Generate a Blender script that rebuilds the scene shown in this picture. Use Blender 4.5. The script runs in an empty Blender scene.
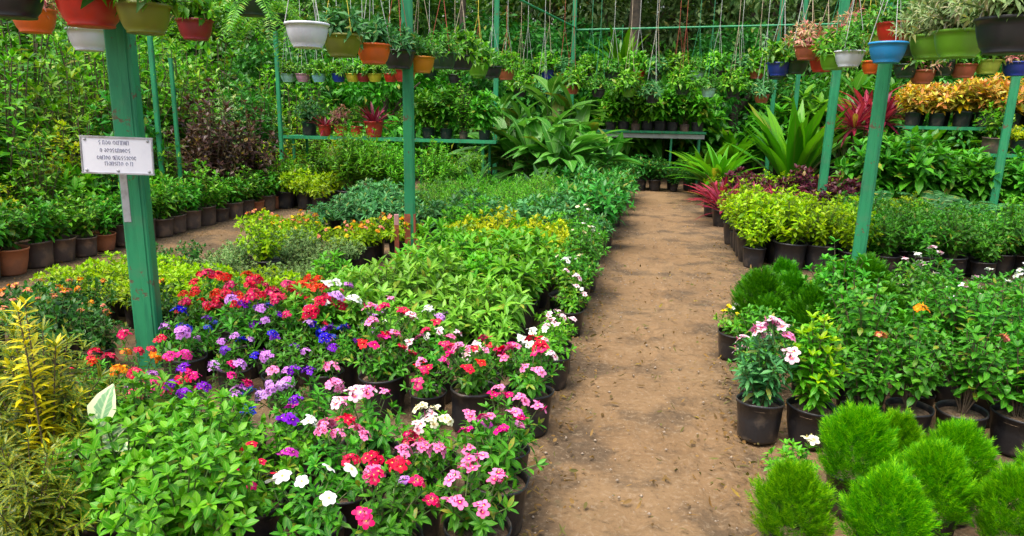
import bpy, math, random
import numpy as np
from mathutils import Matrix, Vector

sc = bpy.context.scene
COL = sc.collection
PI = math.pi
RND = random.Random(7)

# ------------------------------------------------------------------ camera
F_PX, EYE = 700.0, 1.5
yw, pt, rl = math.radians(11.2), math.radians(12.5), math.radians(1.0)
CF = np.array([-math.sin(yw)*math.cos(pt), math.cos(yw)*math.cos(pt), -math.sin(pt)])
CR0 = np.array([math.cos(yw), math.sin(yw), 0.])
CU0 = np.cross(CR0, CF)
CR = CR0*math.cos(rl) + CU0*math.sin(rl)
CU = -CR0*math.sin(rl) + CU0*math.cos(rl)
cam_d = bpy.data.cameras.new('camera')
cam = bpy.data.objects.new('camera', cam_d)
COL.objects.link(cam)
M = Matrix.Identity(4)
for i in range(3):
    M[i][0], M[i][1], M[i][2] = CR[i], CU[i], -CF[i]
M[2][3] = EYE
cam.matrix_world = M
cam_d.sensor_width = 36.0
cam_d.lens = 36.0*F_PX/1024.0
cam_d.clip_start = 0.05
cam_d.clip_end = 600
sc.camera = cam


def in_frame(x, y, z0=0.0, z1=0.6, mx=110, my=90):
    """is a plant standing at x, y worth building (inside the view, with a margin)"""
    lo, hi, okx = 1e9, -1e9, False
    for z in (z0, z1):
        v = np.array([x, y, z-EYE])
        c = v @ CF
        if c < 0.3:
            return False
        px = 512+F_PX*(v @ CR)/c
        py = 268-F_PX*(v @ CU)/c
        lo, hi = min(lo, py), max(hi, py)
        if -mx < px < 1024+mx:
            okx = True
    return okx and hi > -my and lo < 536+my


def cpos(px, py, Y):
    """world x, z of the photograph's pixel at depth y = Y"""
    d = CF*F_PX+CR*(px-512)-CU*(py-268)
    t = Y/d[1]
    return d[0]*t, EYE+d[2]*t


# ------------------------------------------------------------------ world and sun
w = bpy.data.worlds.new('World')
sc.world = w
w.use_nodes = True
nt = w.node_tree
bg = nt.nodes['Background']
sky = nt.nodes.new('ShaderNodeTexSky')
sky.sky_type = 'NISHITA'
sky.sun_disc = False
SUN_EL, SUN_AZ = math.radians(70), math.radians(215)
sky.sun_elevation = SUN_EL
sky.sun_rotation = SUN_AZ
sky.air_density = 1.6
sky.dust_density = 6.0
sky.ozone_density = 0.6
nt.links.new(sky.outputs[0], bg.inputs[0])
bg.inputs[1].default_value = 0.115
sd = bpy.data.lights.new('sun', 'SUN')
sd.energy = 1.9
sd.angle = math.radians(40)
sd.color = (1.0, 0.97, 0.91)
so = bpy.data.objects.new('sun', sd)
COL.objects.link(so)
sdir = Vector((math.sin(SUN_AZ)*math.cos(SUN_EL), math.cos(SUN_AZ)*math.cos(SUN_EL), math.sin(SUN_EL)))
so.rotation_euler = (-sdir).to_track_quat('-Z', 'Y').to_euler()
so.location = (0, 0, 30)
sc.view_settings.view_transform = 'Standard'
sc.view_settings.look = 'None'
sc.view_settings.gamma = 1.0
sc.view_settings.exposure = 1.25
sc.view_settings.use_curve_mapping = False
sc.render.engine = 'CYCLES'
sc.cycles.max_bounces = 7
sc.cycles.diffuse_bounces = 4
sc.cycles.glossy_bounces = 2
sc.cycles.transmission_bounces = 4
sc.cycles.transparent_max_bounces = 4
sc.cycles.use_denoising = True


# ------------------------------------------------------------------ materials
def new_mat(name):
    m = bpy.data.materials.new(name)
    m.use_nodes = True
    n = m.node_tree.nodes
    for x in list(n):
        n.remove(x)
    out = n.new('ShaderNodeOutputMaterial')
    return m, n, m.node_tree.links, out


def mixc(n, l, fac, a, b, mode='MIX'):
    x = n.new('ShaderNodeMix')
    x.data_type = 'RGBA'
    x.blend_type = mode
    for s, v in ((0, fac), (6, a), (7, b)):
        if hasattr(v, 'links'):
            l.new(v, x.inputs[s])
        elif s == 0:
            x.inputs[0].default_value = v
        else:
            x.inputs[s].default_value = (*v[:3], 1)
    return x.outputs[2]


def math_n(n, l, op, a, b=None, c=None, clamp=False):
    x = n.new('ShaderNodeMath')
    x.operation = op
    x.use_clamp = clamp
    for i, v in enumerate((a, b, c)):
        if v is None:
            continue
        if hasattr(v, 'links'):
            l.new(v, x.inputs[i])
        else:
            x.inputs[i].default_value = v
    return x.outputs[0]


def smooth(n, l, v, lo, hi):
    x = n.new('ShaderNodeMapRange')
    x.interpolation_type = 'SMOOTHSTEP'
    l.new(v, x.inputs[0])
    x.inputs[1].default_value = lo
    x.inputs[2].default_value = hi
    return x.outputs[0]


def noise(n, l, vec, scale, detail=3, rough=0.55):
    x = n.new('ShaderNodeTexNoise')
    x.inputs['Scale'].default_value = scale
    x.inputs['Detail'].default_value = detail
    x.inputs['Roughness'].default_value = rough
    if vec is not None:
        l.new(vec, x.inputs['Vector'])
    return x.outputs['Fac']


def ramp(n, l, fac, cols):
    x = n.new('ShaderNodeValToRGB')
    e = x.color_ramp.elements
    k = len(cols)
    while len(e) < k:
        e.new(0.5)
    for i, c in enumerate(cols):
        e[i].position = i/(k-1) if k > 1 else 0
        e[i].color = (*c, 1)
    l.new(fac, x.inputs[0])
    return x.outputs[0]


def leaf_mat(name, cols, rib=None, edge=None, speck=None, rough=0.45, trans=0.32, spec=0.32, centre=None, var=0.45, age=True):
    """leaf: tint per leaf and per plant, pale midrib, optional coloured margin, centre or speckles"""
    m, n, l, out = new_mat(name)
    geo = n.new('ShaderNodeNewGeometry')
    oi = n.new('ShaderNodeObjectInfo')
    uv = n.new('ShaderNodeUVMap')
    col = ramp(n, l, geo.outputs['Random Per Island'], cols)
    sep = n.new('ShaderNodeSeparateXYZ')
    l.new(uv.outputs[0], sep.inputs[0])
    ax = math_n(n, l, 'ABSOLUTE', math_n(n, l, 'SUBTRACT', sep.outputs[0], 0.5))
    off = n.new('ShaderNodeVectorMath')
    off.operation = 'ADD'
    sc3 = n.new('ShaderNodeCombineXYZ')
    for i in range(3):
        l.new(math_n(n, l, 'MULTIPLY', geo.outputs['Random Per Island'], 37.0+i*11), sc3.inputs[i])
    l.new(uv.outputs[0], off.inputs[0])
    l.new(sc3.outputs[0], off.inputs[1])
    nz = noise(n, l, off.outputs[0], 4.0, 3)
    if edge:
        t = math_n(n, l, 'ADD', ax, math_n(n, l, 'MULTIPLY', math_n(n, l, 'SUBTRACT', nz, 0.5), 0.5))
        col = mixc(n, l, smooth(n, l, t, 0.24, 0.3), col, edge)
    if centre:
        t = math_n(n, l, 'ADD', ax, math_n(n, l, 'MULTIPLY', math_n(n, l, 'SUBTRACT', nz, 0.5), 0.6))
        col = mixc(n, l, smooth(n, l, t, 0.2, 0.12), col, centre)
    if speck:
        nz2 = noise(n, l, off.outputs[0], 9.0, 2)
        col = mixc(n, l, smooth(n, l, nz2, 0.54, 0.6), col, speck)
    if rib:
        vein = math_n(n, l, 'SINE', math_n(n, l, 'MULTIPLY', math_n(n, l, 'ADD', sep.outputs[1], math_n(n, l, 'MULTIPLY', ax, -0.6)), 50.0))
        col = mixc(n, l, math_n(n, l, 'MULTIPLY', smooth(n, l, vein, 0.55, 1.0), 0.25), col, rib)
        col = mixc(n, l, math_n(n, l, 'MULTIPLY', smooth(n, l, ax, 0.07, 0.02), 0.8), col, rib)
    h2 = math_n(n, l, 'FRACT', math_n(n, l, 'MULTIPLY', geo.outputs['Random Per Island'], 91.7))
    old = math_n(n, l, 'MULTIPLY', smooth(n, l, h2, 0.94, 0.985), smooth(n, l, nz, 0.3, 0.6))
    col = mixc(n, l, math_n(n, l, 'MULTIPLY', old, 0.8 if age else 0.0), col, (0.38, 0.3, 0.06))
    blem = noise(n, l, off.outputs[0], 14.0, 2)
    col = mixc(n, l, math_n(n, l, 'MULTIPLY', smooth(n, l, blem, 0.69, 0.76), 0.35 if age else 0.0), col, (0.16, 0.13, 0.05))
    hs = n.new('ShaderNodeHueSaturation')
    l.new(col, hs.inputs['Color'])
    hs.inputs['Saturation'].default_value = 1.1
    l.new(math_n(n, l, 'ADD', math_n(n, l, 'MULTIPLY', oi.outputs['Random'], var), 1.0-var/2), hs.inputs['Value'])
    l.new(math_n(n, l, 'ADD', math_n(n, l, 'MULTIPLY', oi.outputs['Random'], 0.016), 0.492), hs.inputs['Hue'])
    b = n.new('ShaderNodeBsdfPrincipled')
    l.new(hs.outputs[0], b.inputs['Base Color'])
    b.inputs['Roughness'].default_value = rough
    b.inputs['Specular IOR Level'].default_value = spec
    tr = n.new('ShaderNodeBsdfTranslucent')
    l.new(mixc(n, l, 1.0, hs.outputs[0], (1.0, 1.0, 0.55), 'MULTIPLY'), tr.inputs[0])
    mx = n.new('ShaderNodeMixShader')
    mx.inputs[0].default_value = trans
    l.new(b.outputs[0], mx.inputs[1])
    l.new(tr.outputs[0], mx.inputs[2])
    l.new(mx.outputs[0], out.inputs[0])
    return m


def petal_mat(name, c, c2=None):
    m, n, l, out = new_mat(name)
    geo = n.new('ShaderNodeNewGeometry')
    uv = n.new('ShaderNodeUVMap')
    sep = n.new('ShaderNodeSeparateXYZ')
    l.new(uv.outputs[0], sep.inputs[0])
    c2 = c2 or tuple(min(1, x*0.6) for x in c)
    col = mixc(n, l, smooth(n, l, sep.outputs[1], 0.08, 0.5), c2, c)
    hs = n.new('ShaderNodeHueSaturation')
    l.new(col, hs.inputs['Color'])
    oi = n.new('ShaderNodeObjectInfo')
    l.new(math_n(n, l, 'ADD', math_n(n, l, 'MULTIPLY', geo.outputs['Random Per Island'], 0.35), 0.78), hs.inputs['Value'])
    l.new(math_n(n, l, 'ADD', math_n(n, l, 'MULTIPLY', oi.outputs['Random'], 0.2), 0.98), hs.inputs['Saturation'])
    l.new(math_n(n, l, 'ADD', math_n(n, l, 'MULTIPLY', oi.outputs['Random'], 0.03), 0.485), hs.inputs['Hue'])
    b = n.new('ShaderNodeBsdfPrincipled')
    l.new(hs.outputs[0], b.inputs['Base Color'])
    b.inputs['Roughness'].default_value = 0.55
    b.inputs['Specular IOR Level'].default_value = 0.25
    tr = n.new('ShaderNodeBsdfTranslucent')
    l.new(hs.outputs[0], tr.inputs[0])
    mx = n.new('ShaderNodeMixShader')
    mx.inputs[0].default_value = 0.25
    l.new(b.outputs[0], mx.inputs[1])
    l.new(tr.outputs[0], mx.inputs[2])
    l.new(mx.outputs[0], out.inputs[0])
    return m


def plain_mat(name, c, c2=None, rough=0.5, scale=12.0, amount=0.6, bump=0.0, spec=0.5, lo=0.45, hi=0.65, vary=0.0):
    """plastic, paint, bark, cord: base colour with stains of a second colour"""
    m, n, l, out = new_mat(name)
    tc = n.new('ShaderNodeTexCoord')
    nz = noise(n, l, tc.outputs['Object'], scale, 5, 0.6)
    b = n.new('ShaderNodeBsdfPrincipled')
    col = mixc(n, l, math_n(n, l, 'MULTIPLY', smooth(n, l, nz, lo, hi), amount), c, c2 or tuple(x*0.7 for x in c))
    if vary:
        oi = n.new('ShaderNodeObjectInfo')
        hs = n.new('ShaderNodeHueSaturation')
        l.new(col, hs.inputs['Color'])
        l.new(math_n(n, l, 'ADD', math_n(n, l, 'MULTIPLY', oi.outputs['Random'], vary), 1-vary/2), hs.inputs['Value'])
        col = hs.outputs[0]
    l.new(col, b.inputs['Base Color'])
    l.new(math_n(n, l, 'ADD', math_n(n, l, 'MULTIPLY', nz, 0.3), rough-0.15), b.inputs['Roughness'])
    b.inputs['Specular IOR Level'].default_value = spec
    if bump:
        bp = n.new('ShaderNodeBump')
        bp.inputs['Strength'].default_value = bump
        bp.inputs['Distance'].default_value = 0.01
        l.new(noise(n, l, tc.outputs['Object'], scale*2.5, 4), bp.inputs['Height'])
        l.new(bp.outputs[0], b.inputs['Normal'])
    l.new(b.outputs[0], out.inputs[0])
    return m


def soil_mat():
    m, n, l, out = new_mat('ground_soil')
    tc = n.new('ShaderNodeTexCoord')
    P = tc.outputs['Object']
    big = noise(n, l, P, 0.7, 4)
    mid = noise(n, l, P, 3.5, 6, 0.65)
    fin = noise(n, l, P, 38.0, 5, 0.7)
    mp = n.new('ShaderNodeMapping')
    mp.inputs['Scale'].default_value = (1.6, 3.0, 1.0)
    l.new(P, mp.inputs[0])
    shade_streak = noise(n, l, mp.outputs[0], 3.0, 5, 0.7)
    col = ramp(n, l, mid, [(0.074, 0.043, 0.021), (0.155, 0.094, 0.046), (0.2, 0.124, 0.063), (0.262, 0.168, 0.09)])
    col = mixc(n, l, math_n(n, l, 'MULTIPLY', smooth(n, l, big, 0.4, 0.65), 0.3), col, (0.24, 0.165, 0.09))
    col = mixc(n, l, math_n(n, l, 'MULTIPLY', smooth(n, l, shade_streak, 0.54, 0.72), 0.6), col, (0.06, 0.043, 0.026))  # dark streaks: shadow of foot depressions painted into the soil colour
    # watering stains: damp soil, mostly along the two edges of the path
    sp = n.new('ShaderNodeSeparateXYZ')
    l.new(P, sp.inputs[0])
    edge = smooth(n, l, math_n(n, l, 'ABSOLUTE', math_n(n, l, 'SUBTRACT', sp.outputs[0], 0.12)), 0.12, 0.55)
    damp = noise(n, l, P, 2.3, 5, 0.62)
    dm = smooth(n, l, math_n(n, l, 'ADD', damp, math_n(n, l, 'MULTIPLY', edge, 0.12)), 0.5, 0.68)
    col = mixc(n, l, math_n(n, l, 'MULTIPLY', dm, 0.75), col, (0.062, 0.045, 0.03))
    moss = smooth(n, l, noise(n, l, P, 5.5, 4, 0.65), 0.6, 0.7)
    col = mixc(n, l, math_n(n, l, 'MULTIPLY', math_n(n, l, 'MULTIPLY', moss, edge), 0.5), col, (0.085, 0.09, 0.045))
    col = mixc(n, l, math_n(n, l, 'MULTIPLY', smooth(n, l, fin, 0.5, 0.72), 0.55), col, (0.29, 0.22, 0.145))
    col = mixc(n, l, math_n(n, l, 'MULTIPLY', smooth(n, l, fin, 0.45, 0.28), 0.55), col, (0.05, 0.035, 0.022))
    b = n.new('ShaderNodeBsdfPrincipled')
    l.new(col, b.inputs['Base Color'])
    b.inputs['Roughness'].default_value = 0.95
    b.inputs['Specular IOR Level'].default_value = 0.15
    bp = n.new('ShaderNodeBump')
    bp.inputs['Strength'].default_value = 0.7
    bp.inputs['Distance'].default_value = 0.016
    l.new(math_n(n, l, 'ADD', math_n(n, l, 'MULTIPLY', mid, 1.2), math_n(n, l, 'MULTIPLY', fin, 0.8)), bp.inputs['Height'])
    l.new(bp.outputs[0], b.inputs['Normal'])
    l.new(b.outputs[0], out.inputs[0])
    return m


G = {}
L = leaf_mat
G['gloss'] = L('leaf_glossy_green', [(0.02, 0.12, 0.022), (0.042, 0.21, 0.036), (0.1, 0.36, 0.065)], rib=(0.16, 0.34, 0.1), rough=0.36)
G['paddle'] = L('leaf_paddle', [(0.04, 0.16, 0.025), (0.08, 0.26, 0.04), (0.16, 0.4, 0.08)], rib=(0.3, 0.5, 0.2), rough=0.36)
G['mid'] = L('leaf_mid_green', [(0.026, 0.14, 0.018), (0.058, 0.25, 0.028), (0.12, 0.39, 0.045)], rib=(0.2, 0.38, 0.08))
G['dark'] = L('leaf_dark_green', [(0.018, 0.075, 0.016), (0.033, 0.13, 0.022), (0.07, 0.2, 0.034)], rib=(0.1, 0.24, 0.06), rough=0.38)
G['fresh'] = L('leaf_fresh_green', [(0.05, 0.23, 0.022), (0.1, 0.34, 0.032), (0.19, 0.46, 0.05)], rib=(0.28, 0.46, 0.1))
G['pale'] = L('leaf_pale_green', [(0.09, 0.27, 0.03), (0.16, 0.39, 0.045), (0.27, 0.52, 0.08)], rib=(0.4, 0.56, 0.18))
G['lime'] = L('leaf_lime', [(0.17, 0.36, 0.012), (0.27, 0.46, 0.016), (0.4, 0.56, 0.025)], trans=0.38)
G['yellow'] = L('leaf_yellow_green', [(0.2, 0.36, 0.03), (0.42, 0.5, 0.04), (0.56, 0.55, 0.06)], trans=0.35)
G['blue'] = L('leaf_blue_green', [(0.03, 0.14, 0.04), (0.06, 0.23, 0.065), (0.13, 0.35, 0.11)], rib=(0.2, 0.38, 0.22))
G['vari'] = L('leaf_variegated', [(0.05, 0.16, 0.04), (0.09, 0.22, 0.06)], edge=(0.36, 0.48, 0.2), rough=0.5)
G['thuja'] = L('leaf_thuja_bright', [(0.05, 0.23, 0.012), (0.12, 0.38, 0.02), (0.3, 0.6, 0.04)], trans=0.35, rough=0.5, spec=0.3, age=False, var=0.2)
G['thujad'] = L('leaf_thuja_dark', [(0.03, 0.15, 0.016), (0.055, 0.22, 0.02), (0.13, 0.37, 0.03)], trans=0.3, rough=0.5, spec=0.3, age=False)
G['croton'] = L('leaf_croton', [(0.016, 0.08, 0.02), (0.032, 0.12, 0.025), (0.07, 0.17, 0.03)], speck=(0.52, 0.44, 0.04), rib=(0.42, 0.42, 0.07), rough=0.35)
G['crotony'] = L('leaf_croton_young', [(0.5, 0.42, 0.03), (0.62, 0.52, 0.05), (0.45, 0.45, 0.06)], rib=(0.7, 0.62, 0.15), rough=0.4)
G['rubber'] = L('leaf_rubber_cream', [(0.16, 0.3, 0.16), (0.22, 0.36, 0.2)], edge=(0.62, 0.66, 0.42), rib=(0.6, 0.66, 0.42), rough=0.35)
G['red'] = L('leaf_cordyline_red', [(0.1, 0.015, 0.03), (0.22, 0.025, 0.05), (0.38, 0.06, 0.1)], rib=(0.5, 0.12, 0.16), rough=0.35)
G['maroon'] = L('leaf_maroon', [(0.05, 0.012, 0.025), (0.1, 0.02, 0.04), (0.15, 0.05, 0.06)], rough=0.4)
G['purple'] = L('leaf_purple_brown', [(0.04, 0.022, 0.024), (0.075, 0.035, 0.03), (0.1, 0.075, 0.035)], rough=0.35)
G['sunset'] = L('leaf_sunset', [(0.6, 0.42, 0.04), (0.6, 0.25, 0.12), (0.4, 0.45, 0.06), (0.65, 0.5, 0.2)], rough=0.4)
G['pinkmix'] = L('leaf_pink_mix', [(0.45, 0.12, 0.16), (0.5, 0.3, 0.22), (0.2, 0.3, 0.06)], rough=0.4)
G['nest'] = L('leaf_birds_nest', [(0.05, 0.2, 0.02), (0.09, 0.29, 0.03), (0.16, 0.38, 0.04)], rib=(0.1, 0.2, 0.04), rough=0.32, trans=0.35)
G['wall'] = L('leaf_shrub_green', [(0.03, 0.12, 0.016), (0.08, 0.25, 0.026), (0.15, 0.42, 0.045), (0.32, 0.55, 0.1)], rough=0.4, trans=0.35)
G['wall2'] = L('leaf_shrub_olive', [(0.04, 0.13, 0.02), (0.1, 0.24, 0.03), (0.18, 0.4, 0.045), (0.36, 0.52, 0.09)], rough=0.4, trans=0.35)
G['grey'] = L('leaf_grey_green', [(0.12, 0.2, 0.08), (0.2, 0.3, 0.12), (0.33, 0.42, 0.2), (0.42, 0.36, 0.24)], rough=0.5)
G['tree'] = L('leaf_tree', [(0.022, 0.085, 0.014), (0.055, 0.17, 0.025), (0.15, 0.32, 0.05)], trans=0.35, rough=0.45)
G['tree2'] = L('leaf_tree_pale', [(0.07, 0.15, 0.06), (0.17, 0.28, 0.1), (0.38, 0.5, 0.24)], trans=0.4, rough=0.45)
G['dry'] = L('leaf_dry', [(0.2, 0.12, 0.05), (0.3, 0.2, 0.09), (0.12, 0.08, 0.04), (0.16, 0.17, 0.06)], rough=0.8, spec=0.1)

FL = {'red': ((0.72, 0.012, 0.03), (0.4, 0.0, 0.02)), 'crimson': ((0.68, 0.008, 0.1), (0.75, 0.2, 0.25)),
      'pink': ((0.84, 0.27, 0.5), (0.6, 0.03, 0.2)), 'hotpink': ((0.78, 0.035, 0.26), (0.5, 0.0, 0.12)),
      'magenta': ((0.5, 0.04, 0.36), (0.3, 0.0, 0.2)), 'lilac': ((0.6, 0.3, 0.72), (0.3, 0.06, 0.4)),
      'violet': ((0.2, 0.02, 0.5), (0.1, 0.0, 0.3)), 'blue': ((0.05, 0.06, 0.55), (0.03, 0.02, 0.3)),
      'white': ((0.82, 0.82, 0.8), (0.7, 0.75, 0.5)), 'blush': ((0.86, 0.66, 0.72), (0.75, 0.15, 0.35)),
      'orange': ((0.8, 0.22, 0.03), (0.8, 0.45, 0.03)), 'coral': ((0.8, 0.25, 0.2), (0.8, 0.5, 0.1)),
      'yellow': ((0.8, 0.6, 0.04), (0.75, 0.35, 0.03)), 'cream': ((0.82, 0.78, 0.58), (0.7, 0.6, 0.25))}
FM = {k: petal_mat('petal_'+k, *v) for k, v in FL.items()}
M_EYE = plain_mat('flower_eye', (0.75, 0.6, 0.08), (0.5, 0.1, 0.1), 0.7)
M_STEM = plain_mat('stem_green', (0.09, 0.16, 0.04), (0.14, 0.1, 0.05), 0.6, 20)
M_WOOD = plain_mat('stem_woody', (0.13, 0.09, 0.055), (0.07, 0.06, 0.035), 0.8, 25, bump=0.4)
M_POT = plain_mat('pot_black_plastic', (0.016, 0.016, 0.019), (0.12, 0.09, 0.065), 0.42, 11, 0.6, bump=0.3, lo=0.5, hi=0.72, vary=0.5)
M_POTB = plain_mat('pot_brown_dusty', (0.075, 0.05, 0.042), (0.2, 0.12, 0.075), 0.6, 9, 0.7, bump=0.2, vary=0.8)
M_POTT = plain_mat('pot_terracotta', (0.36, 0.12, 0.05), (0.22, 0.09, 0.05), 0.7, 9, 0.6, bump=0.2, vary=0.4)
M_SOIL = plain_mat('pot_soil', (0.12, 0.08, 0.05), (0.24, 0.17, 0.11), 0.95, 40, 0.8, bump=0.9, spec=0.1)
def paint_mat(name, c, c2, rust):
    m, n, l, out = new_mat(name)
    tc = n.new('ShaderNodeTexCoord')
    P = tc.outputs['Object']
    mp = n.new('ShaderNodeMapping')
    mp.inputs['Scale'].default_value = (14, 14, 2.2)
    l.new(P, mp.inputs[0])
    a_ = noise(n, l, mp.outputs[0], 1.0, 5, 0.65)
    col = mixc(n, l, smooth(n, l, a_, 0.4, 0.7), c, c2)
    chip = smooth(n, l, noise(n, l, P, 11.0, 5, 0.72), 0.6, 0.64)
    col = mixc(n, l, math_n(n, l, 'MULTIPLY', chip, 0.85), col, rust)
    dirt = smooth(n, l, noise(n, l, P, 4.0, 4, 0.6), 0.5, 0.75)
    col = mixc(n, l, math_n(n, l, 'MULTIPLY', dirt, 0.35), col, (0.16, 0.2, 0.14))
    b = n.new('ShaderNodeBsdfPrincipled')
    l.new(col, b.inputs['Base Color'])
    l.new(math_n(n, l, 'ADD', math_n(n, l, 'MULTIPLY', chip, 0.4), 0.45), b.inputs['Roughness'])
    b.inputs['Specular IOR Level'].default_value = 0.35
    bp = n.new('ShaderNodeBump')
    bp.inputs['Strength'].default_value = 0.25
    bp.inputs['Distance'].default_value = 0.004
    l.new(math_n(n, l, 'SUBTRACT', a_, chip), bp.inputs['Height'])
    l.new(bp.outputs[0], b.inputs['Normal'])
    l.new(b.outputs[0], out.inputs[0])
    return m


M_GREEN = paint_mat('post_green_paint', (0.03, 0.28, 0.12), (0.018, 0.18, 0.085), (0.14, 0.08, 0.05))
M_RUST = plain_mat('rust_primer', (0.42, 0.1, 0.045), (0.2, 0.06, 0.04), 0.75, 12, 0.7, bump=0.3)
M_STEEL = plain_mat('weathered_steel', (0.42, 0.42, 0.44), (0.2, 0.17, 0.15), 0.5, 14, 0.7)
M_CONC = plain_mat('pale_concrete', (0.42, 0.43, 0.41), (0.26, 0.28, 0.25), 0.85, 4, 0.6, bump=0.2)
M_WHITE = plain_mat('sign_white', (0.84, 0.84, 0.92), (0.7, 0.7, 0.8), 0.35, 6, 0.35)
M_INK = plain_mat('sign_ink', (0.13, 0.13, 0.26), (0.08, 0.08, 0.18), 0.6)
M_BARK = plain_mat('bark', (0.14, 0.1, 0.075), (0.07, 0.055, 0.045), 0.9, 9, 0.8, bump=0.9)
M_PEB = plain_mat('pebble', (0.3, 0.24, 0.18), (0.2, 0.16, 0.13), 0.9, 30)
BOWL = {}
for k, c in {'white': (0.66, 0.68, 0.76), 'olive': (0.17, 0.19, 0.015), 'orange': (0.75, 0.13, 0.015), 'black': (0.022, 0.022, 0.028),
             'amber': (0.6, 0.22, 0.015), 'red': (0.6, 0.03, 0.018), 'blue': (0.02, 0.27, 0.62), 'navy': (0.015, 0.04, 0.32),
             'green': (0.15, 0.36, 0.02), 'yellow': (0.66, 0.52, 0.04), 'mint': (0.4, 0.66, 0.58), 'pink': (0.6, 0.3, 0.42),
             'sky': (0.3, 0.6, 0.72), 'maroon': (0.3, 0.02, 0.03), 'dark': (0.02, 0.05, 0.03), 'lime': (0.42, 0.5, 0.06), 'brick': (0.42, 0.1, 0.05)}.items():
    BOWL[k] = plain_mat('bowl_'+k, c, tuple(x*0.55+0.03 for x in c), 0.36, 5, 0.5, bump=0.05)
CORD = {k: plain_mat('cord_'+k, c, None, 0.7) for k, c in
        {'white': (0.5, 0.52, 0.5), 'yellow': (0.66, 0.55, 0.06), 'red': (0.4, 0.08, 0.05), 'tan': (0.5, 0.4, 0.28), 'green': (0.05, 0.3, 0.15)}.items()}


# ------------------------------------------------------------------ mesh building
class MB:
    def __init__(s):
        s.v, s.f, s.uv, s.mi, s.n = [], [], [], [], 0

    def add(s, v, f, uv=None, mi=0):
        v = np.asarray(v, float).reshape(-1, 3)
        f = np.asarray(f, int)
        s.v.append(v)
        s.f.append(f + s.n)
        s.uv.append(np.zeros((len(v), 2)) if uv is None else uv)
        s.mi.append(np.full(len(f), mi))
        s.n += len(v)

    def mesh(s, name, mats, smooth=True):
        me = bpy.data.meshes.new(name)
        if not s.v:
            return me
        V = np.concatenate(s.v)
        U = np.concatenate(s.uv)
        mi = np.concatenate(s.mi)
        loops = np.concatenate([f.ravel() for f in s.f])
        tot = np.concatenate([np.full(len(f), f.shape[1]) for f in s.f])
        start = np.concatenate([[0], np.cumsum(tot)[:-1]])
        me.vertices.add(len(V))
        me.vertices.foreach_set('co', V.ravel().astype(np.float32))
        me.loops.add(len(loops))
        me.loops.foreach_set('vertex_index', loops.astype(np.int32))
        me.polygons.add(len(tot))
        me.polygons.foreach_set('loop_start', start.astype(np.int32))
        me.polygons.foreach_set('loop_total', tot.astype(np.int32))
        me.polygons.foreach_set('material_index', mi.astype(np.int32))
        me.polygons.foreach_set('use_smooth', np.full(len(tot), smooth))
        ul = me.uv_layers.new(name='UVMap')
        ul.data.foreach_set('uv', U[loops].ravel().astype(np.float32))
        for m in (mats if isinstance(mats, (list, tuple)) else [mats]):
            me.materials.append(m)
        me.update(calc_edges=True)
        me.validate()
        return me

    # a lathe with outline [(r, z), ...]
    def lathe(s, prof, seg=20, wob=0.0, rng=None, mi=0, c=(0, 0, 0)):
        a = np.linspace(0, 2*PI, seg, endpoint=False)
        ph = rng.random(4)*6.28 if rng is not None else np.zeros(4)
        V = []
        for r, z in prof:
            rr = r*(1+wob*(np.sin(2*a+ph[0])*0.6+np.sin(3*a+ph[1]+z*9)+0.6*np.sin(7*a+ph[2]+z*20)))
            V.append(np.stack([c[0]+rr*np.cos(a), c[1]+rr*np.sin(a), np.full(seg, c[2]+z)], 1))
        k = len(prof)
        i = np.arange(seg)
        j = (i+1) % seg
        Fs = [np.stack([q*seg+i, q*seg+j, (q+1)*seg+j, (q+1)*seg+i], 1) for q in range(k-1)]
        s.add(np.concatenate(V), np.concatenate(Fs), None, mi)
        for ring, rev in ((0, True), (k-1, False)):
            if prof[ring][0] > 1e-4:
                pass
        return s

    def tube(s, pts, rad, seg=5, mi=0, cap=True):
        pts = np.asarray(pts, float)
        k = len(pts)
        rad = np.broadcast_to(np.asarray(rad, float), (k,))
        t = np.gradient(pts, axis=0)
        t /= np.linalg.norm(t, axis=1)[:, None]+1e-9
        ref = np.where(np.abs(t[:, 2:3]) > 0.9, np.array([[1., 0, 0]]), np.array([[0, 0, 1.]]))
        a = np.cross(t, ref)
        a /= np.linalg.norm(a, axis=1)[:, None]+1e-9
        b = np.cross(t, a)
        an = np.linspace(0, 2*PI, seg, endpoint=False)
        V = pts[:, None]+rad[:, None, None]*(a[:, None]*np.cos(an)[None, :, None]+b[:, None]*np.sin(an)[None, :, None])
        i = np.arange(seg)
        j = (i+1) % seg
        s.add(V.reshape(-1, 3), np.concatenate([np.stack([q*seg+i, q*seg+j, (q+1)*seg+j, (q+1)*seg+i], 1) for q in range(k-1)]), None, mi)
        if cap:
            s.add(V[-1], [list(range(seg))], None, mi)
            s.add(V[0], [list(range(seg))[::-1]], None, mi)
        return s

    # a box with chamfered long edges
    def box(s, c, d, mi=0, rz=0.0, ch=0.004):
        x, y, z = d[0]/2, d[1]/2, d[2]/2
        ch = min(ch, x*0.5, y*0.5)
        P = [(x, -y+ch), (x, y-ch), (x-ch, y), (-x+ch, y), (-x, y-ch), (-x, -y+ch), (-x+ch, -y), (x-ch, -y)]
        cr, sr = math.cos(rz), math.sin(rz)
        P = [(p[0]*cr-p[1]*sr, p[0]*sr+p[1]*cr) for p in P]
        V = [(c[0]+p[0], c[1]+p[1], c[2]-z) for p in P]+[(c[0]+p[0], c[1]+p[1], c[2]+z) for p in P]
        s.add(V, [[i, (i+1) % 8, 8+(i+1) % 8, 8+i] for i in range(8)], None, mi)
        s.add([V[i] for i in range(8)], [list(range(8))[::-1]], None, mi)
        s.add([V[8+i] for i in range(8)], [list(range(8))], None, mi)
        return s


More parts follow.
